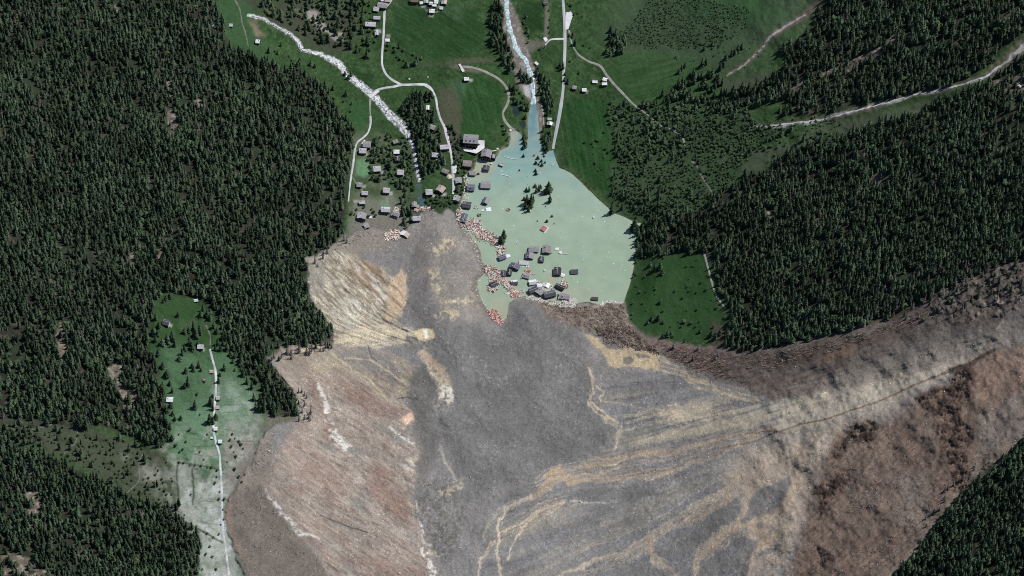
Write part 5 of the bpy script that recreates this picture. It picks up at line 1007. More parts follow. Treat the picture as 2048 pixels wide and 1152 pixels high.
def trunk_geo(h, r0, r1, n=6):
    vs = [Vector((math.cos(i * 2 * math.pi / n) * q, math.sin(i * 2 * math.pi / n) * q, z)) for q, z in ((r0 * 1.3, -1.5), (r0, .6), (r1, h)) for i in range(n)]
    return vs, [(k * n + i, k * n + (i + 1) % n, (k + 1) * n + (i + 1) % n, (k + 1) * n + i) for k in range(2) for i in range(n)]
def mesh_of(name, geo, mats_, extra=None):
    vs, fs = geo; vs = list(vs); fs = list(fs); nf = len(fs)
    if extra:
        b = len(vs); vs += extra[0]; fs += [tuple(b + i for i in f) for f in extra[1]]
    me = quick_mesh(name, vs, fs)
    for m in mats_: me.materials.append(m)
    for p in me.polygons[nf:]: p.material_index = 1
    return me
protos = bpy.data.collections.new('tree_kinds')
CON = []; BRO = []
for k in range(7):
    g = conifer_geo(100 + k, 20 + (k % 3) * 2 - 1, (3.2, 4.2, 3.6, 5.0, 3.0, 3.9, 4.5)[k], 10 + k % 3); tg = trunk_geo(20, .38, .06)
    CON.append((mesh_of('crown', g, [L_CON]), mesh_of('trunk', tg, [M_BARK])))
    protos.objects.link(bpy.data.objects.new('proto_%02d' % k, mesh_of('conifer', g, [L_CON, M_BARK], tg)))
for k in range(5):
    g = broadleaf_geo(200 + k, (8, 9.5, 7, 6, 8)[k], (3.6, 3.8, 3.9, 3.2, 3.3)[k]); tg = trunk_geo(5, .3, .1)
    BRO.append((mesh_of('crown', g, [L_BRO]), mesh_of('trunk', tg, [M_BARK])))
    protos.objects.link(bpy.data.objects.new('proto_%02d' % (7 + k), mesh_of('broadleaf', g, [L_BRO, M_BARK], tg)))
for k in range(2):
    g = conifer_geo(300 + k, 17, 2.0, 8, .6); g = (g[0][:-22], [f for f in g[1] if max(f) < len(g[0]) - 22]); protos.objects.link(bpy.data.objects.new('proto_%02d' % (12 + k), mesh_of('dead_tree', g, [L_DEAD, M_BARK], trunk_geo(17, .35, .05))))

def scatter(poly, step, dens, rng, noise_gap=None):
    us = [p[0] for p in poly]; vs = [p[1] for p in poly]
    a, b = max(min(us), -190), min(max(us), 2240); c, d = max(min(vs), -120), min(max(vs), 1330)
    gu = np.arange(a, b, step); gv = np.arange(c, d, step); X, Y = np.meshgrid(gu, gv); X = X + (np.arange(len(gv))[:, None] % 2) * step / 2
    X = (X + rng.uniform(-.42, .42, X.shape) * step).ravel(); Y = (Y + rng.uniform(-.42, .42, Y.shape) * step).ravel()
    sdv = poly_sd(X + 22 * (fbm(X, Y, 26, 3, seed=92) - .5), Y + 22 * (fbm(X, Y, 26, 3, seed=93) - .5), poly); ok = (sdv < 0) & (rng.random(X.shape) < dens)
    if noise_gap is not None: ok &= (fbm(X, Y, 17, 3, seed=noise_gap) < .69) & (fbm(X, Y, 60, 2, seed=noise_gap + 1) * .5 + .5 * fbm(X, Y, 9, 2, seed=noise_gap + 2) < .68)
    return X[ok], Y[ok], sdv[ok]
# keep clear of roads, houses and bare ground
occ = np.zeros(SHAPE, bool)
for nm, pts, ws, mt in roads: occ |= lmask(pts, [q + 3 for q in ws], 1, 0) > .5
occ |= lmask(STREAM, [7,8,6,7,8,10,8,9,14,16,11,14,16,16,16,18,18,13,12,12,11], 1, 0) > .5
HB = np.array([(h[0], h[1], h[2], h[3]) for h in HOUSES])
def clear_of(X, Y, conifer=True):
    ok = ~field(occ, X, Y) & (field(M_CLR, X, Y) < .5) & ((field(M_DEB, X, Y) < .6) | ((X > 1770) & (Y < 660)))
    for hu, hv, w, d in HB:
        ok &= ~((np.abs(X - hu) < w * .5 + 3) & (Y > hv - d * .5 - 3) & (Y < hv + d * .5 + (13 if conifer else 8)))
    return ok
T = {'x': [], 'y': [], 'k': [], 's': [], 'r': []}       # mass of the forest
I = []                                                   # single trees: (u, v, kind, scale, region)
def add_mass(X, Y, kind, smin, smax, rng, heightnoise=True):
    n = len(X)
    if not n: return
    S = (smin + (smax - smin) * rng.random(n) ** .8) * (0.74 + .52 * fbm(X, Y, 60, 3, seed=81))
    K = {'c': rng.integers(0, 7, n), 'b': rng.integers(7, 12, n), 'd': rng.integers(12, 14, n)}[kind]
    T['x'].append(X); T['y'].append(Y); T['k'].append(K); T['s'].append(S)
rg = np.random.default_rng(3)
def forest(poly, step, dens, smin, smax, bshare=.08, gap=82, dshare=.02):
    X, Y, sdv = scatter(poly, step, dens, rg, gap); ok = clear_of(X, Y) if dshare < .8 else np.ones(len(X), bool); X, Y = X[ok], Y[ok]
    q = rg.random(len(X)); d_ = q < dshare; b_ = (q >= dshare) & (q < dshare + bshare); c_ = ~(d_ | b_)
    add_mass(X[c_], Y[c_], 'c', smin, smax, rg); add_mass(X[b_], Y[b_], 'b', .7, 1.25, rg); add_mass(X[d_], Y[d_], 'd', .7, 1.2, rg)
forest(FOREST_W, 6.9, .96, .42, .98)
forest(FOREST_SW, 6.9, .96, .42, .96)
forest(FOREST_NE1, 7.2, .94, .44, 1.0)
forest(FOREST_E, 6.9, .95, .42, .98)
forest(FOREST_SE, 8.0, .95, .6, 1.12)
forest([(1780,610),(1880,560),(1980,520),(2048,500),(2200,450),(2200,560),(2048,590),(1985,600),(1900,625),(1820,650)], 10, .42, .4, .75, .1, None, .35)
forest([(1700,585),(1800,560),(1900,530),(2048,470),(2200,420),(2200,480),(2048,520),(1980,545),(1900,580),(1800,632),(1700,664)], 9, .5, .5, .9, 0, None, .75)
forest([(600,690),(668,690),(668,705),(545,722),(535,712)], 7, .5, .35, .7, 0, None, .9)
forest([(596,775),(622,800),(628,845),(580,850),(560,838)], 8, .4, .35, .7, 0, None, .9)
forest([(612,520),(660,495),(690,472),(700,485),(640,520),(618,545)], 8, .4, .35, .7, 0, None, .9)
forest([(1290,676),(1400,696),(1460,712),(1440,735),(1350,715)], 9, .25, .3, .6, 0, None, .9)
forest([(1990,915),(1955,945),(1915,985),(1880,1035),(1840,1085),(1825,1070),(1870,1015),(1905,965),(1950,925)], 9, .35, .4, .7, 0, None, .9)
def shrubs(poly, step, dens, smin, smax, gap=83, cshare=0.0):
    X, Y, sdv = scatter(poly, step, dens, rg, gap); ok = clear_of(X, Y, False); X, Y = X[ok], Y[ok]; c_ = rg.random(len(X)) < cshare
    add_mass(X[~c_], Y[~c_], 'b', smin, smax, rg); add_mass(X[c_], Y[c_], 'c', .4, .8, rg)
shrubs(SHRUB_E, 5.2, .80, .26, .56, 87, .05)
shrubs([(1222,205),(1262,212),(1340,215),(1400,240),(1380,300),(1330,340),(1240,320),(1215,290),(1222,262),(1212,235)], 9, .6, .45, .95, 84, .30)
shrubs([(1165,285),(1210,260),(1222,300),(1215,360),(1195,370),(1175,330)], 9, .3, .25, .6, None)
shrubs([(1232,395),(1330,360),(1400,395),(1360,425),(1280,440)], 10, .35, .5, .9, None, .5)
shrubs([(1290,205),(1380,190),(1450,195),(1480,215),(1470,235),(1400,235),(1330,225)], 9, .7, .7, 1.0, None, .8)
shrubs(SHRUB_NE, 4.6, .8, .16, .38, 85)
shrubs([(1320,120),(1500,60),(1560,100),(1460,170),(1400,180)], 9, .22, .2, .4)
shrubs([(1500,250),(1700,228),(1660,262),(1560,285),(1490,300),(1470,340),(1440,360)], 6, .5, .25, .5, 86)
shrubs([(1480,300),(1560,280),(1680,262),(1640,285),(1560,310),(1545,330)], 8, .45, .35, .7, None, .2)
# lower left open slope
shrubs([(60,845),(170,862),(335,905),(350,1000),(400,1075),(330,1020),(200,955),(60,900)], 8, .45, .25, .6, None, .25)
shrubs([(-60,845),(60,845),(100,900),(-60,880)], 8, .8, .5, .9, None, .5)
print('scatter', round(time.time() - T0, 1))

# --- single trees by place
def spots(region, kind, pts, smin, smax):
    for p in pts: I.append((p[0], p[1], kind, p[2] if len(p) > 2 else random.uniform(smin, smax), region))
def grove(region, kind, poly, step, dens, smin, smax, other=.0):
    X, Y, _ = scatter(poly, step, dens, rg); ok = clear_of(X, Y, kind == 'c') & (field(LSD, X, Y) > 2)
    for a, b in zip(X[ok], Y[ok]):
        k2 = kind if rg.random() >= other else ('b' if kind == 'c' else 'c'); I.append((a, b, k2, rg.uniform(smin, smax) * (1 if k2 == kind or kind == 'b' else .9), region))
LAKE_K = 1.4
spots('lake', 'c', [(q_[0], q_[1], q_[2] * LAKE_K) for q_ in [(1053,386,.5),(1058,384,.55),(1073,386,.6),(1078,384,.7),(1070,378,.5),(1081,380,.5),(1097,384,.95),(1091,390,.6),(1048,404,.5),(1054,408,.75),(1063,408,.85),(1067,404,.6),(1051,418,.6),(1057,424,.55),(1062,416,.6),(1100,405,.6),(1097,412,.4),(1094,448,.0+.45),(1104,438,.4),(1072,353,.5),(1071,347,.45),(1047,318,.45),(1039,346,.35),(1008,476,.75),(1003,487,.7),(1007,503,.4),(1269,461,.95),(1223,428,.75),(1091,418,.3),(1108,452,.3),(1075,447,.3),(1068,316,.35),(1102,512,.3)]], .5, .8)
spots('inlet', 'c', [(1047,278,.5),(1048,286,.55),(1050,294,.6),(1046,300,.5),(1052,290,.45)], .5, .6)
spots('east shore', 'c', [(1276,470),(1280,482),(1274,492),(1278,505),(1273,515),(1284,460),(1286,474),(1288,495),(1282,512),(1291,508),(1272,526,.4),(1268,548,.3)], .75, 1.05)
grove('road trees', 'c', [(1080,258),(1104,262),(1101,295),(1094,318),(1084,342),(1070,340),(1080,312),(1082,290)], 6.5, .9, .45, .75, .25)
for a, b in [(1076,322),(1083,328),(1088,318),(1078,334),(1084,336),(1090,330),(1092,308),(1087,312),(1072,332),(1095,300),(1089,300),(1094,290)]: I.append((a, b, 'c', random.uniform(.5, .7), 'road trees'))
grove('river left', 'c', [(985,8),(1002,10),(1008,60),(1020,110),(1028,138),(1018,150),(1002,120),(985,90),(968,72),(982,45)], 7, .95, .55, .9, .15)
grove('river island', 'c', [(1036,132),(1052,142),(1062,168),(1050,168),(1040,158)], 8, .85, .45, .75)
grove('river bushes', 'b', [(1026,165),(1040,180),(1060,205),(1062,225),(1048,240),(1042,212),(1024,206),(1020,180)], 7, .7, .4, .8, .25)
grove('river right', 'c', [(1072,130),(1086,150),(1104,190),(1108,225),(1094,232),(1086,205),(1076,170)], 6.5, .9, .45, .8, .2)
grove('river right', 'b', [(1040,0),(1046,0),(1060,50),(1066,110),(1056,85),(1046,45)], 7, .6, .3, .55, .1)
grove('inlet bushes', 'b', [(998,246),(1012,250),(1016,272),(1022,284),(1008,280),(1000,262)], 6, .7, .35, .7)
grove('gorge wood', 'c', [(800,212),(842,190),(862,200),(868,235),(885,285),(890,330),(868,345),(846,365),(836,330),(826,285),(806,250)], 6.6, .95, .5, .9, .35)
grove('knoll bushes', 'b', [(855,395),(880,390),(905,398),(898,422),(870,418),(852,410)], 6, .8, .35, .7)
grove('village hedge', 'b', [(885,240),(905,262),(925,290),(928,350),(930,395),(912,378),(912,350),(900,300)], 6, .85, .35, .75, .2)
grove('hamlet row', 'c', [(797,395),(812,385),(823,420),(826,470),(812,468),(804,430)], 7, .95, .55, .85, .25)
grove('hamlet trees', 'b', [(748,272),(812,270),(828,330),(836,360),(826,400),(800,380),(770,365),(742,360),(735,320)], 7, .8, .45, .95, .2)
grove('hamlet trees', 'b', [(700,395),(745,400),(760,430),(740,445),(706,430)], 9, .4, .35, .7, .2)
grove('torrent wood', 'b', [(500,-10),(600,-10),(690,-10),(745,0),(742,60),(760,80),(745,130),(705,100),(690,100),(640,88),(590,55),(540,28)], 8, .75, .5, 1.0, .4)
grove('upper village bushes', 'b', [(765,85),(800,90),(835,115),(848,130),(815,135),(790,125)], 9, .55, .4, .8, .2)
grove('torrent bank', 'b', [(500,90),(560,100),(640,150),(690,180),(705,220),(690,240),(660,195),(600,140),(540,122)], 11, .4, .35, .7, .3)
spots('torrent bank', 'c', [(538,105,.6),(556,108,.5),(562,92,.4),(600,125,.6),(622,130,.6),(630,135,.5),(697,158,.6),(702,152,.6),(690,150,.5),(595,132,.6)], .5, .7)
grove('north grove', 'c', [(1210,90),(1222,66),(1240,70),(1255,85),(1252,100),(1225,118),(1198,122)], 8, .95, .65, .95)
spots('east track trees', 'c', [(1150,90,.8),(1146,72,.5),(1126,138,.75),(1120,134,.6),(1136,166,.6),(1129,162,.5),(1130,150,.4),(1158,148,.25),(1363,142,.8),(1370,134,.6),(1358,146,.6),(1405,132,.9),(1412,128,.7),(1400,136,.5),(1440,140,.9),(1447,132,.7),(1452,118,.7),(1463,112,.8),(1470,108,.8),(1476,100,.7),(1484,96,.7),(1380,152,.5),(1390,150,.5),(1408,100,.5),(1425,90,.5),(1248,212,.75),(1240,216,.6),(1286,216,.9),(1294,214,.8)], .6, .8)
grove('east track trees', 'c', [(1385,155),(1440,150),(1455,190),(1400,210),(1300,212),(1340,180)], 9, .7, .6, .95)
spots('valley road bushes', 'b', [(1090,12),(1098,22),(1100,40),(1098,55),(1099,66),(1136,8),(1142,12),(1148,30),(1155,28),(1165,34),(1139,72),(1145,76),(1160,5),(1090,95),(1080,100),(1168,92),(1180,96),(1140,124),(1158,147)], .3, .6)
grove('meadow bushes', 'b', MEADOW_E, 17, .5, .25, .55)
spots('meadow bushes', 'b', [(1321,606,.9),(1326,646,.0+.8),(1369,645,.8),(1382,647,.7),(1413,580,.6),(1440,585,1.1),(1446,590,.9)], .5, .8)
spots('meadow conifers', 'c', [(1310,540,.8),(1320,538,.9),(1300,532,.6),(1325,548,.7),(1303,640,.6),(1316,640,.7),(1295,648,.5),(1400,665,.5),(1335,672,.7),(1326,676,.6),(1342,670,.5),(1422,672,.7),(1430,678,.8),(1440,668,.7),(1450,690,.9)], .6, .9)
CLC = [(327,605,.35),(356,633,.45),(370,668,.6),(378,664,.55),(335,685,.8),(345,680,.9),(350,692,.8),(325,690,.7),(316,672,.6),(312,682,.6),(360,720,.55),(398,735,.6),(372,745,.5),(365,710,.6),(370,700,.5),(388,660,.8),(392,675,.9),(400,668,.8),(396,690,.4),(380,690,.8),(384,700,.7),(403,742,.4),(388,742,.5),(385,735,.5),(377,770,.75),(370,775,.5),(391,815,.7),(345,785,.6),(422,810,.8),(426,820,.7),(420,845,.9),(426,848,.7),(432,838,.6),(425,795,.4),(449,740,.6),(466,725,.4),(438,765,.6),(440,752,.4),(350,840,.4),(362,838,.4),(470,742,.3),(431,700,.6),(442,702,.6),(436,690,.6),(428,655,.6),(434,665,.5),(420,640,.6)]
spots('clearing', 'c', [(q_[0], q_[1], q_[2] * 1.25) for q_ in CLC], .5, .8)
spots('clearing', 'c', [(312,640,.8),(318,655,.7),(308,668,.9),(316,712,.8),(326,735,.7),(334,752,.8),(340,770,.6),(342,815,.7),(346,830,.6),(340,860,.8),(344,880,.7),(406,622,.8),(415,634,.9),(402,632,.7),(446,690,.8),(455,700,.9),(462,712,.7),(486,752,.8),(494,768,.9),(504,778,.8),(508,800,.9),(512,818,.8),(420,628,.7),(332,600,.6),(340,596,.7)], .6, .9)
spots('hillside bushes', 'b', [(465,870),(470,878),(478,885),(482,890),(460,882),(463,895),(487,898),(430,968),(434,955),(440,985),(438,1000),(449,1000),(446,1020),(448,1040),(442,1050),(438,1070),(408,920),(382,990),(412,1110),(425,1115),(432,1140),(405,1140),(420,1095),(468,905),(472,915),(455,925),(360,905),(366,900),(352,892),(340,850),(395,790),(372,885),(400,830),(478,955),(490,950),(470,940),(484,965),(358,870),(380,860),(400,905),(415,870)], .28, .6)
spots('hillside bushes', 'b', [(360 + i * 11 + random.uniform(-3, 3), 925 + i * 2 + random.uniform(-3, 3)) for i in range(8)] + [(285 + i * 10 + random.uniform(-3, 3), 990 + i * 6 + random.uniform(-3, 3)) for i in range(15)], .25, .5)
spots('hotel garden', 'b', [(957,350,.6),(962,352,.5),(966,347,.4),(953,374,.45),(926,375,.6),(929,372,.5),(928,330,.5),(925,310,.6),(922,300,.6),(925,285,.5),(923,275,.5),(931,345,.6),(928,352,.6),(957,290,.35)], .4, .6)
spots('left bank wood', 'c', [(668,230),(672,245),(680,255),(690,268),(697,250),(700,275),(655,205),(662,215),(685,240),(693,240),(702,290)], .6, .9)
spots('debris fringe', 'c', [(540,772),(548,785),(560,800),(572,812),(585,818),(592,828),(555,812),(540,800),(530,815),(548,825),(520,822),(525,780),(575,795),(564,785),(520,760),(532,770)], .7, 1.05)
# forest rims: pick trees of the mass that stand nearest the lake and the landslide
ALL = {k: np.concatenate(T[k]) for k in ('x', 'y', 'k', 's')}
ncon = sum(1 for t_ in I if t_[2] == 'c'); nbro = len(I) - ncon
print('single trees', ncon, nbro)
rim = np.minimum(np.abs(poly_sd(ALL['x'], ALL['y'], LAKE)), np.abs(poly_sd(ALL['x'], ALL['y'], DEBRIS)))
inside = (ALL['x'] > 2) & (ALL['x'] < 2046) & (ALL['y'] > 12) & (ALL['y'] < 1148) & (ALL['k'] < 7)
order = np.argsort(np.where(inside, rim - 14 * ALL['s'], 1e9)); take = order[:max(0, 300 - ncon)]
for i in take:
    a, b = ALL['x'][i], ALL['y'][i]
    reg = 'rim west' if a < 720 else ('rim south east' if b > 800 and a > 1500 else ('rim lake' if poly_sd(np.array([a]), np.array([b]), LAKE)[0] < 60 else 'rim east'))
    I.append((a, b, 'c', ALL['s'][i], reg))
mass = np.ones(len(ALL['x']), bool); mass[take] = False
LAB = {
 ('lake', 'c'): 'dark conifer standing in the flooded lake', ('inlet', 'c'): 'conifer in the narrow row at the left of the river mouth', ('east shore', 'c'): 'tall conifer on the eastern lake shore shading the water',
 ('road trees', 'c'): 'conifer between river mouth and valley road', ('road trees', 'b'): 'leafy tree between river mouth and valley road', ('river left', 'c'): 'conifer on the left bank of the whitewater river', ('river left', 'b'): 'leafy tree on the left bank of the whitewater river',
 ('river island', 'c'): 'conifer on the gravel tongue left of the whitewater bend', ('river bushes', 'b'): 'leafy bush between the dark ponds and the river', ('river bushes', 'c'): 'small conifer between the dark ponds and the river', ('river right', 'c'): 'conifer on the right bank of the whitewater river', ('river right', 'b'): 'leafy bush on the right bank of the whitewater river',
 ('inlet bushes', 'b'): 'bush at the meadow corner beside the flooded inlet', ('gorge wood', 'c'): 'conifer in the dark wood left of the village road', ('gorge wood', 'b'): 'leafy tree in the dark wood left of the village road', ('knoll bushes', 'b'): 'green bush on the knoll cut off by the debris front',
 ('village hedge', 'b'): 'bush in the hedge right of the village road', ('village hedge', 'c'): 'small conifer in the hedge right of the village road', ('hamlet row', 'c'): 'conifer in the dark row below the western hamlet', ('hamlet row', 'b'): 'leafy tree in the dark row below the western hamlet',
 ('hamlet trees', 'b'): 'leafy tree among the chalets of the western hamlet', ('hamlet trees', 'c'): 'conifer among the chalets of the western hamlet', ('torrent wood', 'b'): 'leafy tree on the rocky ground above the upper torrent', ('torrent wood', 'c'): 'conifer on the rocky ground above the upper torrent', ('upper village bushes', 'b'): 'bush in the thicket by the straight village road', ('upper village bushes', 'c'): 'conifer in the thicket right of the straight village road',
 ('torrent bank', 'b'): 'bush on the grassy bank left of the upper torrent', ('torrent bank', 'c'): 'conifer on the grassy bank beside the upper torrent', ('north grove', 'c'): 'conifer in the compact grove above the curving farm track', ('east track trees', 'c'): 'conifer at the upper edge of the eastern meadow', ('valley road bushes', 'b'): 'bush beside the upper valley road',
 ('meadow bushes', 'b'): 'round bush on the enclosed meadow right of the lake', ('meadow conifers', 'c'): 'conifer at the rim of the enclosed meadow right of the lake', ('clearing', 'c'): 'dark conifer in the clearing around the hillside road', ('hillside bushes', 'b'): 'low bush on the pale hay slope by the hillside road', ('hotel garden', 'b'): 'round bush in the flooded gardens near the hotel',
 ('left bank wood', 'c'): 'conifer at the forest edge left of the white track', ('debris fringe', 'c'): 'conifer in the spit of trees jutting into the debris', ('rim west', 'c'): 'tall conifer on the western forest rim above the landslide', ('rim south east', 'c'): 'tall conifer on the forest rim of the brown ravine flank', ('rim lake', 'c'): 'tall conifer on the forest rim near the lake', ('rim east', 'c'): 'tall conifer on the eastern forest rim above the debris', ('east track trees', 'b'): 'leafy tree at the upper edge of the eastern meadow', ('river island', 'b'): 'bush on the gravel tongue left of the whitewater bend', ('north grove', 'b'): 'bush in the compact grove above the curving farm track',
}
BOX = {}
for a, b, kind, s_, reg in I: BOX.setdefault((reg, kind), []).append((a, b, s_))
def tree_label(a, b, kind, s_, reg):
    q = np.array(BOX[(reg, kind)]); base_ = LAB[(reg, kind)]
    if len(q) < 5: return base_
    for w_ in ('tall dark ', 'tall ', 'small ', 'low ', 'dark '):
        if base_.startswith(w_): base_ = base_[len(w_):]; break
    lo, hi = np.quantile(q[:, 2], (.34, .67)); sz_ = 'small' if s_ < lo else ('large' if s_ > hi else 'medium')
    if len(q) > 40:
        row_ = ('topmost', 'upper', 'lower', 'lowest')[int(np.searchsorted(np.quantile(q[:, 1], (.25, .5, .75)), b))]
        col_ = ('far left', 'near left', 'central', 'near right', 'far right')[int(np.searchsorted(np.quantile(q[:, 0], (.2, .4, .6, .8)), a))]
    else:
        row_ = ('upper', 'middle', 'lower')[int(np.searchsorted(np.quantile(q[:, 1], (.34, .67)), b))]; col_ = ('left', 'central', 'right')[int(np.searchsorted(np.quantile(q[:, 0], (.34, .67)), a))]
    return '%s %s, %s %s' % (sz_, base_, row_, col_)
I.sort(key=lambda t_: -t_[3]); cnt = {'c': 0, 'b': 0}; over = []
for (a, b, kind, s_, reg) in I:
    if cnt[kind] >= 300: over.append((a, b, kind, s_)); continue
    cnt[kind] += 1
    z = float(hgt(a, b)); X, Y, Z = [float(q) for q in at_z(a, b, max(z, -1.5))]
    nm = 'conifer_tree' if kind == 'c' else 'leafy_tree'
    r = bpy.data.objects.new(nm, None); COL.objects.link(r); r.location = (X, Y, Z); r.rotation_euler = (0, 0, random.uniform(0, 6.28)); r.scale = (s_ * random.uniform(.95, 1.15),) * 2 + (s_,)
    tag(r, tree_label(a, b, kind, s_, reg), 'tree', ('conifers: ' if kind == 'c' else 'leafy trees: ') + reg)
    src = random.choice(CON if kind == 'c' else BRO)
    for nm2, me in (('crown', src[0]), ('trunk', src[1])): o = bpy.data.objects.new(nm2, me); COL.objects.link(o); o.parent = r
DUP = {}
for o in SC.objects:
    if o.get('category') == 'tree': DUP.setdefault(o['label'], []).append(o)
for lb, os_ in DUP.items():
    if len(os_) < 2: continue
    os_.sort(key=lambda o: o.location.x)
    for i, o in enumerate(os_): o['label'] = lb + (', leftmost' if i == 0 else (', rightmost' if i == len(os_) - 1 else ', ' + ('second', 'third', 'fourth', 'fifth', 'sixth', 'seventh', 'eighth')[min(i - 1, 6)] + ' from left'))
for o in SC.objects:
    if o.get('category') == 'tree':
        while len(o['label'].replace('-', ' ').split()) > 16 and ' the ' in o['label']: o['label'] = o['label'].replace(' the ', ' ', 1)
for o in SC.objects:
    if o.get('category') == 'tree' and len(o['label'].replace('-', ' ').split()) > 16: print('LONG', o['label'])
print('individual trees', cnt, 'to mass', len(over))
ox = [np.array([t_[0] for t_ in over]), np.array([t_[1] for t_ in over])]
mx = np.concatenate([ALL['x'][mass], ox[0]]); my = np.concatenate([ALL['y'][mass], ox[1]]); ms = np.concatenate([ALL['s'][mass], [t_[3] for t_ in over]]); mk = np.concatenate([ALL['k'][mass], [3 if t_[2] == 'c' else 8 for t_ in over]]).astype(int)

def gn_mass(name, sel, label):
    X, Y, S, K = mx[sel], my[sel], ms[sel], mk[sel]
    G = ground(X, Y); me = bpy.data.meshes.new(name); me.vertices.add(len(G)); me.vertices.foreach_set('co', G.astype(np.float32).ravel())
    for an, tp, val in (('kind_index', 'INT', K.astype(np.int32)), ('size', 'FLOAT', S.astype(np.float32)), ('turn', 'FLOAT', rg.uniform(0, 6.28, len(S)).astype(np.float32))):
        at = me.attributes.new(an, tp, 'POINT'); at.data.foreach_set('value', val)
    o = bpy.data.objects.new(name, me); COL.objects.link(o); tag(o, label, None, None, 'stuff')
    ng = bpy.data.node_groups.new(name + '_nodes', 'GeometryNodeTree'); ng.interface.new_socket('Geometry', in_out='INPUT', socket_type='NodeSocketGeometry'); ng.interface.new_socket('Geometry', in_out='OUTPUT', socket_type='NodeSocketGeometry')
    N = ng.nodes; Lk = ng.links; gi_ = N.new('NodeGroupInput'); go = N.new('NodeGroupOutput'); ip = N.new('GeometryNodeInstanceOnPoints'); ci = N.new('GeometryNodeCollectionInfo')
    ci.inputs['Collection'].default_value = protos; ci.inputs['Separate Children'].default_value = True; ci.inputs['Reset Children'].default_value = True
    def na(nm2, tp):
        a = N.new('GeometryNodeInputNamedAttribute'); a.data_type = tp; a.inputs['Name'].default_value = nm2; return a.outputs['Attribute']
    cx = N.new('ShaderNodeCombineXYZ'); Lk.new(na('turn', 'FLOAT'), cx.inputs['Z']); er = N.new('FunctionNodeEulerToRotation'); Lk.new(cx.outputs[0], er.inputs[0])
    Lk.new(gi_.outputs[0], ip.inputs['Points']); Lk.new(ci.outputs[0], ip.inputs['Instance']); ip.inputs['Pick Instance'].default_value = True
    Lk.new(na('kind_index', 'INT'), ip.inputs['Instance Index']); Lk.new(er.outputs[0], ip.inputs['Rotation']); Lk.new(na('size', 'FLOAT'), ip.inputs['Scale']); Lk.new(ip.outputs[0], go.inputs[0])
    md = o.modifiers.new('trees', 'NODES'); md.node_group = ng
gn_mass('forest', (mk < 7) | (mk >= 12), 'dense dark conifer forest covering both valley sides')
gn_mass('shrub_thicket', (mk >= 7) & (mk < 12), 'green deciduous thicket on the slopes and between the conifers')
print('trees', len(mx), round(time.time() - T0, 1))

# ------------------------------------------------------------------ loose stuff: planks, logs, boulders
def boxes_mesh(name, cen, size, rotz, tilt, cols, mat_):
    n = len(cen); cu = np.array([(a, b, c) for a in (-.5, .5) for b in (-.5, .5) for c in (-.5, .5)])
    P = cu[None] * size[:, None]; c, s = np.cos(tilt)[:, None], np.sin(tilt)[:, None]; x = P[..., 0] * c - P[..., 2] * s; z = P[..., 0] * s + P[..., 2] * c
    c, s = np.cos(rotz)[:, None], np.sin(rotz)[:, None]; X = x * c - P[..., 1] * s; Y = x * s + P[..., 1] * c
    Vx = np.stack([X, Y, z], -1) + cen[:, None]; F = np.array([(0, 1, 3, 2), (4, 6, 7, 5), (0, 4, 5, 1), (2, 3, 7, 6), (0, 2, 6, 4), (1, 5, 7, 3)])
    q = (np.arange(n)[:, None, None] * 8 + F[None]).reshape(-1, 4)
    me = np_mesh(name, Vx.reshape(-1, 3), q, np.repeat(cols, 8, 0), smooth=False); return link(name, me, [mat_], kind='stuff')
M_LOOSE = soil('splintered_wood', 1.5, .18)
PAL = {'pink': [(.72, .58, .52), (.80, .70, .64), (.84, .77, .71), (.50, .32, .26), (.34, .17, .14), (.74, .66, .56), (.10, .075, .07), (.16, .12, .11), (.86, .82, .78)], 'red': [(.35, .12, .09), (.62, .42, .36), (.78, .66, .60), (.25, .10, .08), (.5, .3, .25)],
       'white': [(.70, .68, .62), (.78, .77, .73), (.58, .54, .46), (.42, .38, .32)], 'log': [(.20, .17, .15), (.27, .24, .22), (.15, .125, .11), (.34, .31, .28), (.07, .058, .05)], 'brown': [(.20, .15, .12), (.30, .24, .20), (.12, .09, .075), (.06, .045, .04)]}
def strew(name, label, polys, n, pal, lmin, lmax, wd, z=None, ang=None, spread=3.14, up=.5, tl=.25):
    cx_, cy_ = [], []
    for pg in polys:
        us = [p[0] for p in pg]; vs = [p[1] for p in pg]; m = int(n / len(polys)); X = rg.uniform(min(us), max(us), m * 6); Y = rg.uniform(min(vs), max(vs), m * 6)
        ok = (poly_sd(X + 5 * (vnoise(X / 4, Y / 4) - .5), Y + 5 * (vnoise(X / 4 + 9, Y / 4) - .5), pg) < 0); cx_.append(X[ok][:m]); cy_.append(Y[ok][:m])
    X = np.concatenate(cx_); Y = np.concatenate(cy_); k = len(X); zz = (np.maximum(hgt(X, Y), 0) if z is None else np.full(k, z)) + rg.uniform(.05, up, k)
    cen = np.stack(at_z(X, Y, zz), -1); size = np.stack([rg.uniform(lmin, lmax, k), rg.uniform(.6, 1.3, k) * wd, rg.uniform(.5, 1.0, k) * min(wd, .6)], 1)
    a = rg.uniform(0, 3.14, k) if ang is None else R(ang) + rg.normal(0, spread, k)
    cols = np.array(PAL[pal])[rg.integers(0, len(PAL[pal]), k)]
    tag(boxes_mesh(name, cen, size, a, rg.normal(0, tl, k), cols.astype(np.float32), M_LOOSE), label, None)
strew('driftwood_raft', 'pinkish raft of splintered timber along the upper shore of the debris', [[(913,425),(922,418),(928,438),(936,450),(926,455),(918,442)], [(932,442),(945,436),(960,446),(962,462),(940,460)], [(946,450),(970,460),(978,472),(960,480),(945,465)], [(965,466),(985,466),(1002,478),(1000,490),(980,486),(962,476)]], 1300, 'pink', 1.0, 9.0, .45, up=1.6)
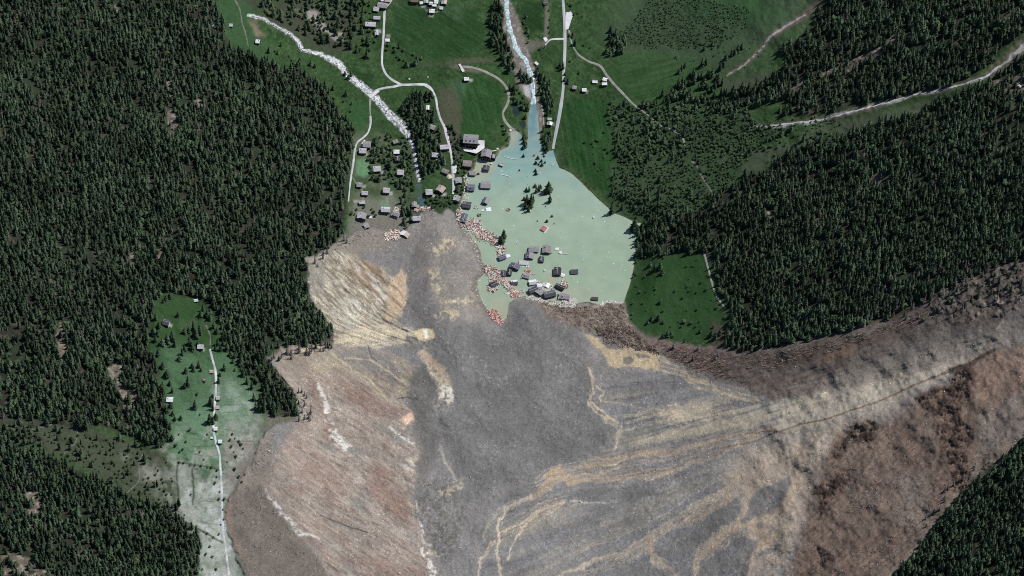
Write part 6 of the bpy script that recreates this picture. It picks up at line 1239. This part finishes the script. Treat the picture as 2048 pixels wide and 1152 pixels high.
strew('driftwood_raft', 'tail of splintered timber hanging below the upper raft', [[(988,489),(1004,484),(1012,498),(1004,508),(996,512),(994,500)]], 160, 'pink', 1.5, 5, .7, up=1.0)
strew('driftwood_raft', 'curved raft of splintered timber below the two dark roofs', [[(968,530),(985,534),(1000,540),(1006,552),(990,550),(970,546)], [(978,558),(996,545),(1010,556),(1000,566),(985,572),(976,580)], [(1000,556),(1016,560),(1028,572),(1022,582),(1008,570)], [(976,574),(992,572),(994,580),(980,582)]], 1000, 'pink', 1.0, 9.0, .45, z=0., up=1.6)
strew('driftwood_raft', 'red and pale boards at the end of the southern lake tongue', [[(974,622),(988,618),(998,630),(1008,642),(1000,650),(988,642)]], 460, 'red', 1.2, 5.0, .55, up=1.0)
strew('driftwood_raft', 'red and pale boards floating left of the jammed heap of houses', [[(1018,584),(1030,578),(1042,584),(1038,593),(1020,595)]], 190, 'red', 1.2, 4.5, .7, z=0., up=.9)
strew('driftwood_raft', 'pink heap of planks beside the black narrow roof', [[(1122,566),(1130,559),(1138,568),(1134,577),(1124,575)]], 120, 'pink', 1.2, 4.0, .6, z=0., up=1.2)
strew('driftwood_raft', 'red broken boards behind the torn grey roof', [[(1048,542),(1060,539),(1064,547),(1052,549)]], 70, 'red', 1.5, 4.5, .5, z=0., up=1.2)
strew('driftwood_raft', 'whitish flotsam pressed along the shore under the jammed heap of houses', [[(1048,592),(1080,597),(1110,604),(1143,612),(1150,606),(1152,614),(1130,616),(1090,606),(1055,600)], [(1120,596),(1150,598),(1152,610),(1130,608)], [(1068,560),(1100,566),(1110,580),(1090,594),(1060,590)]], 1000, 'white', .9, 4.5, .55, up=.8)
strew('driftwood_raft', 'pinkish splinters scattered on the debris below the hamlet', [[(768,465),(790,458),(806,462),(796,480),(772,482)]], 330, 'pink', 1.0, 4.0, .6, up=.7)
strew('driftwood_raft', 'pale boards lying along the debris front by the blue pond', [[(836,414),(866,412),(870,418),(840,424)], [(789,412),(800,418),(806,430),(792,436),(786,424)]], 150, 'pink', 1.5, 5.5, .8, up=.8)
strew('shore_flotsam', 'thin line of pale flotsam where the lake meets the debris', [[(918,440),(926,455),(950,482),(966,525),(958,560),(958,585),(978,620),(974,622),(954,586),(952,560),(960,530),(945,490),(922,460)], [(1200,608),(1216,600),(1246,606),(1244,610),(1216,605),(1203,614)], [(928,350),(936,350),(938,395),(930,420),(926,400)]], 420, 'white', .8, 2.6, .6, up=.4)
strew('floating_debris', 'small white scraps scattered over the open lake', [[(990,330),(1100,310),(1190,400),(1265,450),(1262,560),(1240,600),(1050,560),(1000,500)]], 120, 'white', .5, 1.7, .8, z=.05, up=.1)
strew('fallen_timber', 'pale tangled trunks strewn over the brown ravine flank', [[(1785,960),(1835,940),(1870,1010),(1850,1075),(1800,1085),(1780,1020)], [(1690,1000),(1750,975),(1770,1005),(1700,1030)], [(1700,1110),(1790,1070),(1800,1110),(1720,1150)], [(1640,900),(1800,860),(1860,920),(1700,1000)], [(1800,1120),(1870,1070),(1800,1150)]], 1000, 'log', 1.5, 6.0, .26, up=.35, tl=.08)
strew('fallen_timber', 'dark flattened trunks along the foot of the eastern forest', [[(1290,684),(1400,698),(1460,715),(1470,735),(1380,730),(1320,708)], [(1460,712),(1540,706),(1640,688),(1640,705),(1540,740),(1480,735)], [(1640,688),(1800,640),(1880,600),(1890,625),(1780,665),(1650,708)], [(1330,700),(1440,720),(1480,760),(1400,745)]], 1000, 'brown', 3, 11, .36, up=.5, ang=12, spread=.5, tl=.1)
strew('fallen_timber', 'brown crushed trunks in the rubble between lake and eastern meadow', [[(1080,600),(1143,614),(1205,614),(1248,612),(1256,645),(1240,668),(1170,650),(1110,632)], [(1190,655),(1255,650),(1300,685),(1330,712),(1280,700),(1215,690)]], 900, 'brown', 2, 8, .42, up=.8, tl=.2)
strew('fallen_timber', 'grey trunks knocked flat along the western forest edge', [[(600,690),(660,690),(660,700),(560,712)], [(640,500),(700,470),(720,480),(640,515)], [(600,780),(620,800),(625,840),(590,850)], [(520,885),(545,880),(540,930),(500,940)], [(700,440),(790,440),(800,470),(700,490)]], 300, 'log', 2, 7, .35, up=.15, ang=-40, spread=.4, tl=.03)
strew('fallen_timber', 'thin pale stems thrown down on the brown tongue below the meadow', [[(470,985),(530,975),(600,1090),(620,1140),(520,1110),(470,1050)]], 200, 'log', 2, 7, .35, up=.15, tl=.03)
# boulders
polyB = np.array(DEBRIS); n = 10000
X = rg.uniform(440, 2060, n * 3); Y = rg.uniform(410, 1170, n * 3); ok = (poly_sd(X, Y, DEBRIS) < -2) & (field(LSD, X, Y) > 3) & (fbm(X, Y, 45, 3, seed=90) + rg.uniform(-.2, .2, n * 3) > .5); X, Y = X[ok][:n], Y[ok][:n]
k = len(X); sz = np.minimum(.2 / (rg.random(k) + .05) ** .58, 1.15); c3 = np.stack(at_z(X, Y, hgt(X, Y) + sz * .25), -1)
rv, rf = rock_me('r', 4); rv = np.array(rv); rf = np.array(rf); a = rg.uniform(0, 6.28, k); st = rg.uniform(.6, 1.3, (k, 1, 3)) * sz[:, None, None]
P = rv[None] * st; Xr = P[..., 0] * np.cos(a)[:, None] - P[..., 1] * np.sin(a)[:, None]; Yr = P[..., 0] * np.sin(a)[:, None] + P[..., 1] * np.cos(a)[:, None]
Vx = (np.stack([Xr, Yr, P[..., 2]], -1) + c3[:, None]).reshape(-1, 3); tri = (np.arange(k)[:, None, None] * 12 + rf[None]).reshape(-1, 3)
bc = field(C, X, Y) * rg.uniform(1.0, 2.1, (k, 1)) + .03 + rg.uniform(0, .12, (k, 1)) * (sz[:, None] > .5) + .34 * (rg.random((k, 1)) < .16)
tag(link('boulder_scatter', np_mesh('boulder_scatter', Vx, tri, np.repeat(np.clip(bc, .02, .7), 12, 0).astype(np.float32), smooth=False), [soil('broken_rock', 1.2, .2)], kind='stuff'), 'pale and dark boulders strewn over the landslide debris', None)
# torrent stones
sp_, sw_ = dense(STREAM, [4,6,3,4,5,7,5,6,13,14,9,13,14,14,14,16,16,9,7,7,6], 1.0); ii = rg.integers(0, len(sp_), 1500); X = sp_[ii, 0] + rg.normal(0, .3, 1500) * sw_[ii]; Y = sp_[ii, 1] + rg.normal(0, .3, 1500) * sw_[ii]
k = len(X); sz = np.minimum(.34 / (rg.random(k) + .08) ** .5, 1.25); c3 = np.stack(at_z(X, Y, hgt(X, Y) + sz * .4), -1); a = rg.uniform(0, 6.28, k)
P = rv[None] * (rg.uniform(.6, 1.3, (k, 1, 3)) * sz[:, None, None]); Vx = (P + c3[:, None]).reshape(-1, 3); tri = (np.arange(k)[:, None, None] * 12 + rf[None]).reshape(-1, 3)
bc = np.repeat(.10 + .62 * rg.random((k, 1)) ** 1.3, 3, 1) * np.array([1, .99, .97])
tag(link('torrent_stones', np_mesh('torrent_stones', Vx, tri, np.repeat(bc, 12, 0).astype(np.float32), smooth=False), [soil('washed_rock', 1.2, .2)], kind='stuff'), 'white and grey stones filling the torrent bed', None)
print('tris', sum(sum(len(p.vertices) - 2 for p in m_.polygons[:]) for m_ in bpy.data.meshes if len(m_.polygons) < 50000) )
print('done', round(time.time() - T0, 1), 'objects', len(SC.objects))
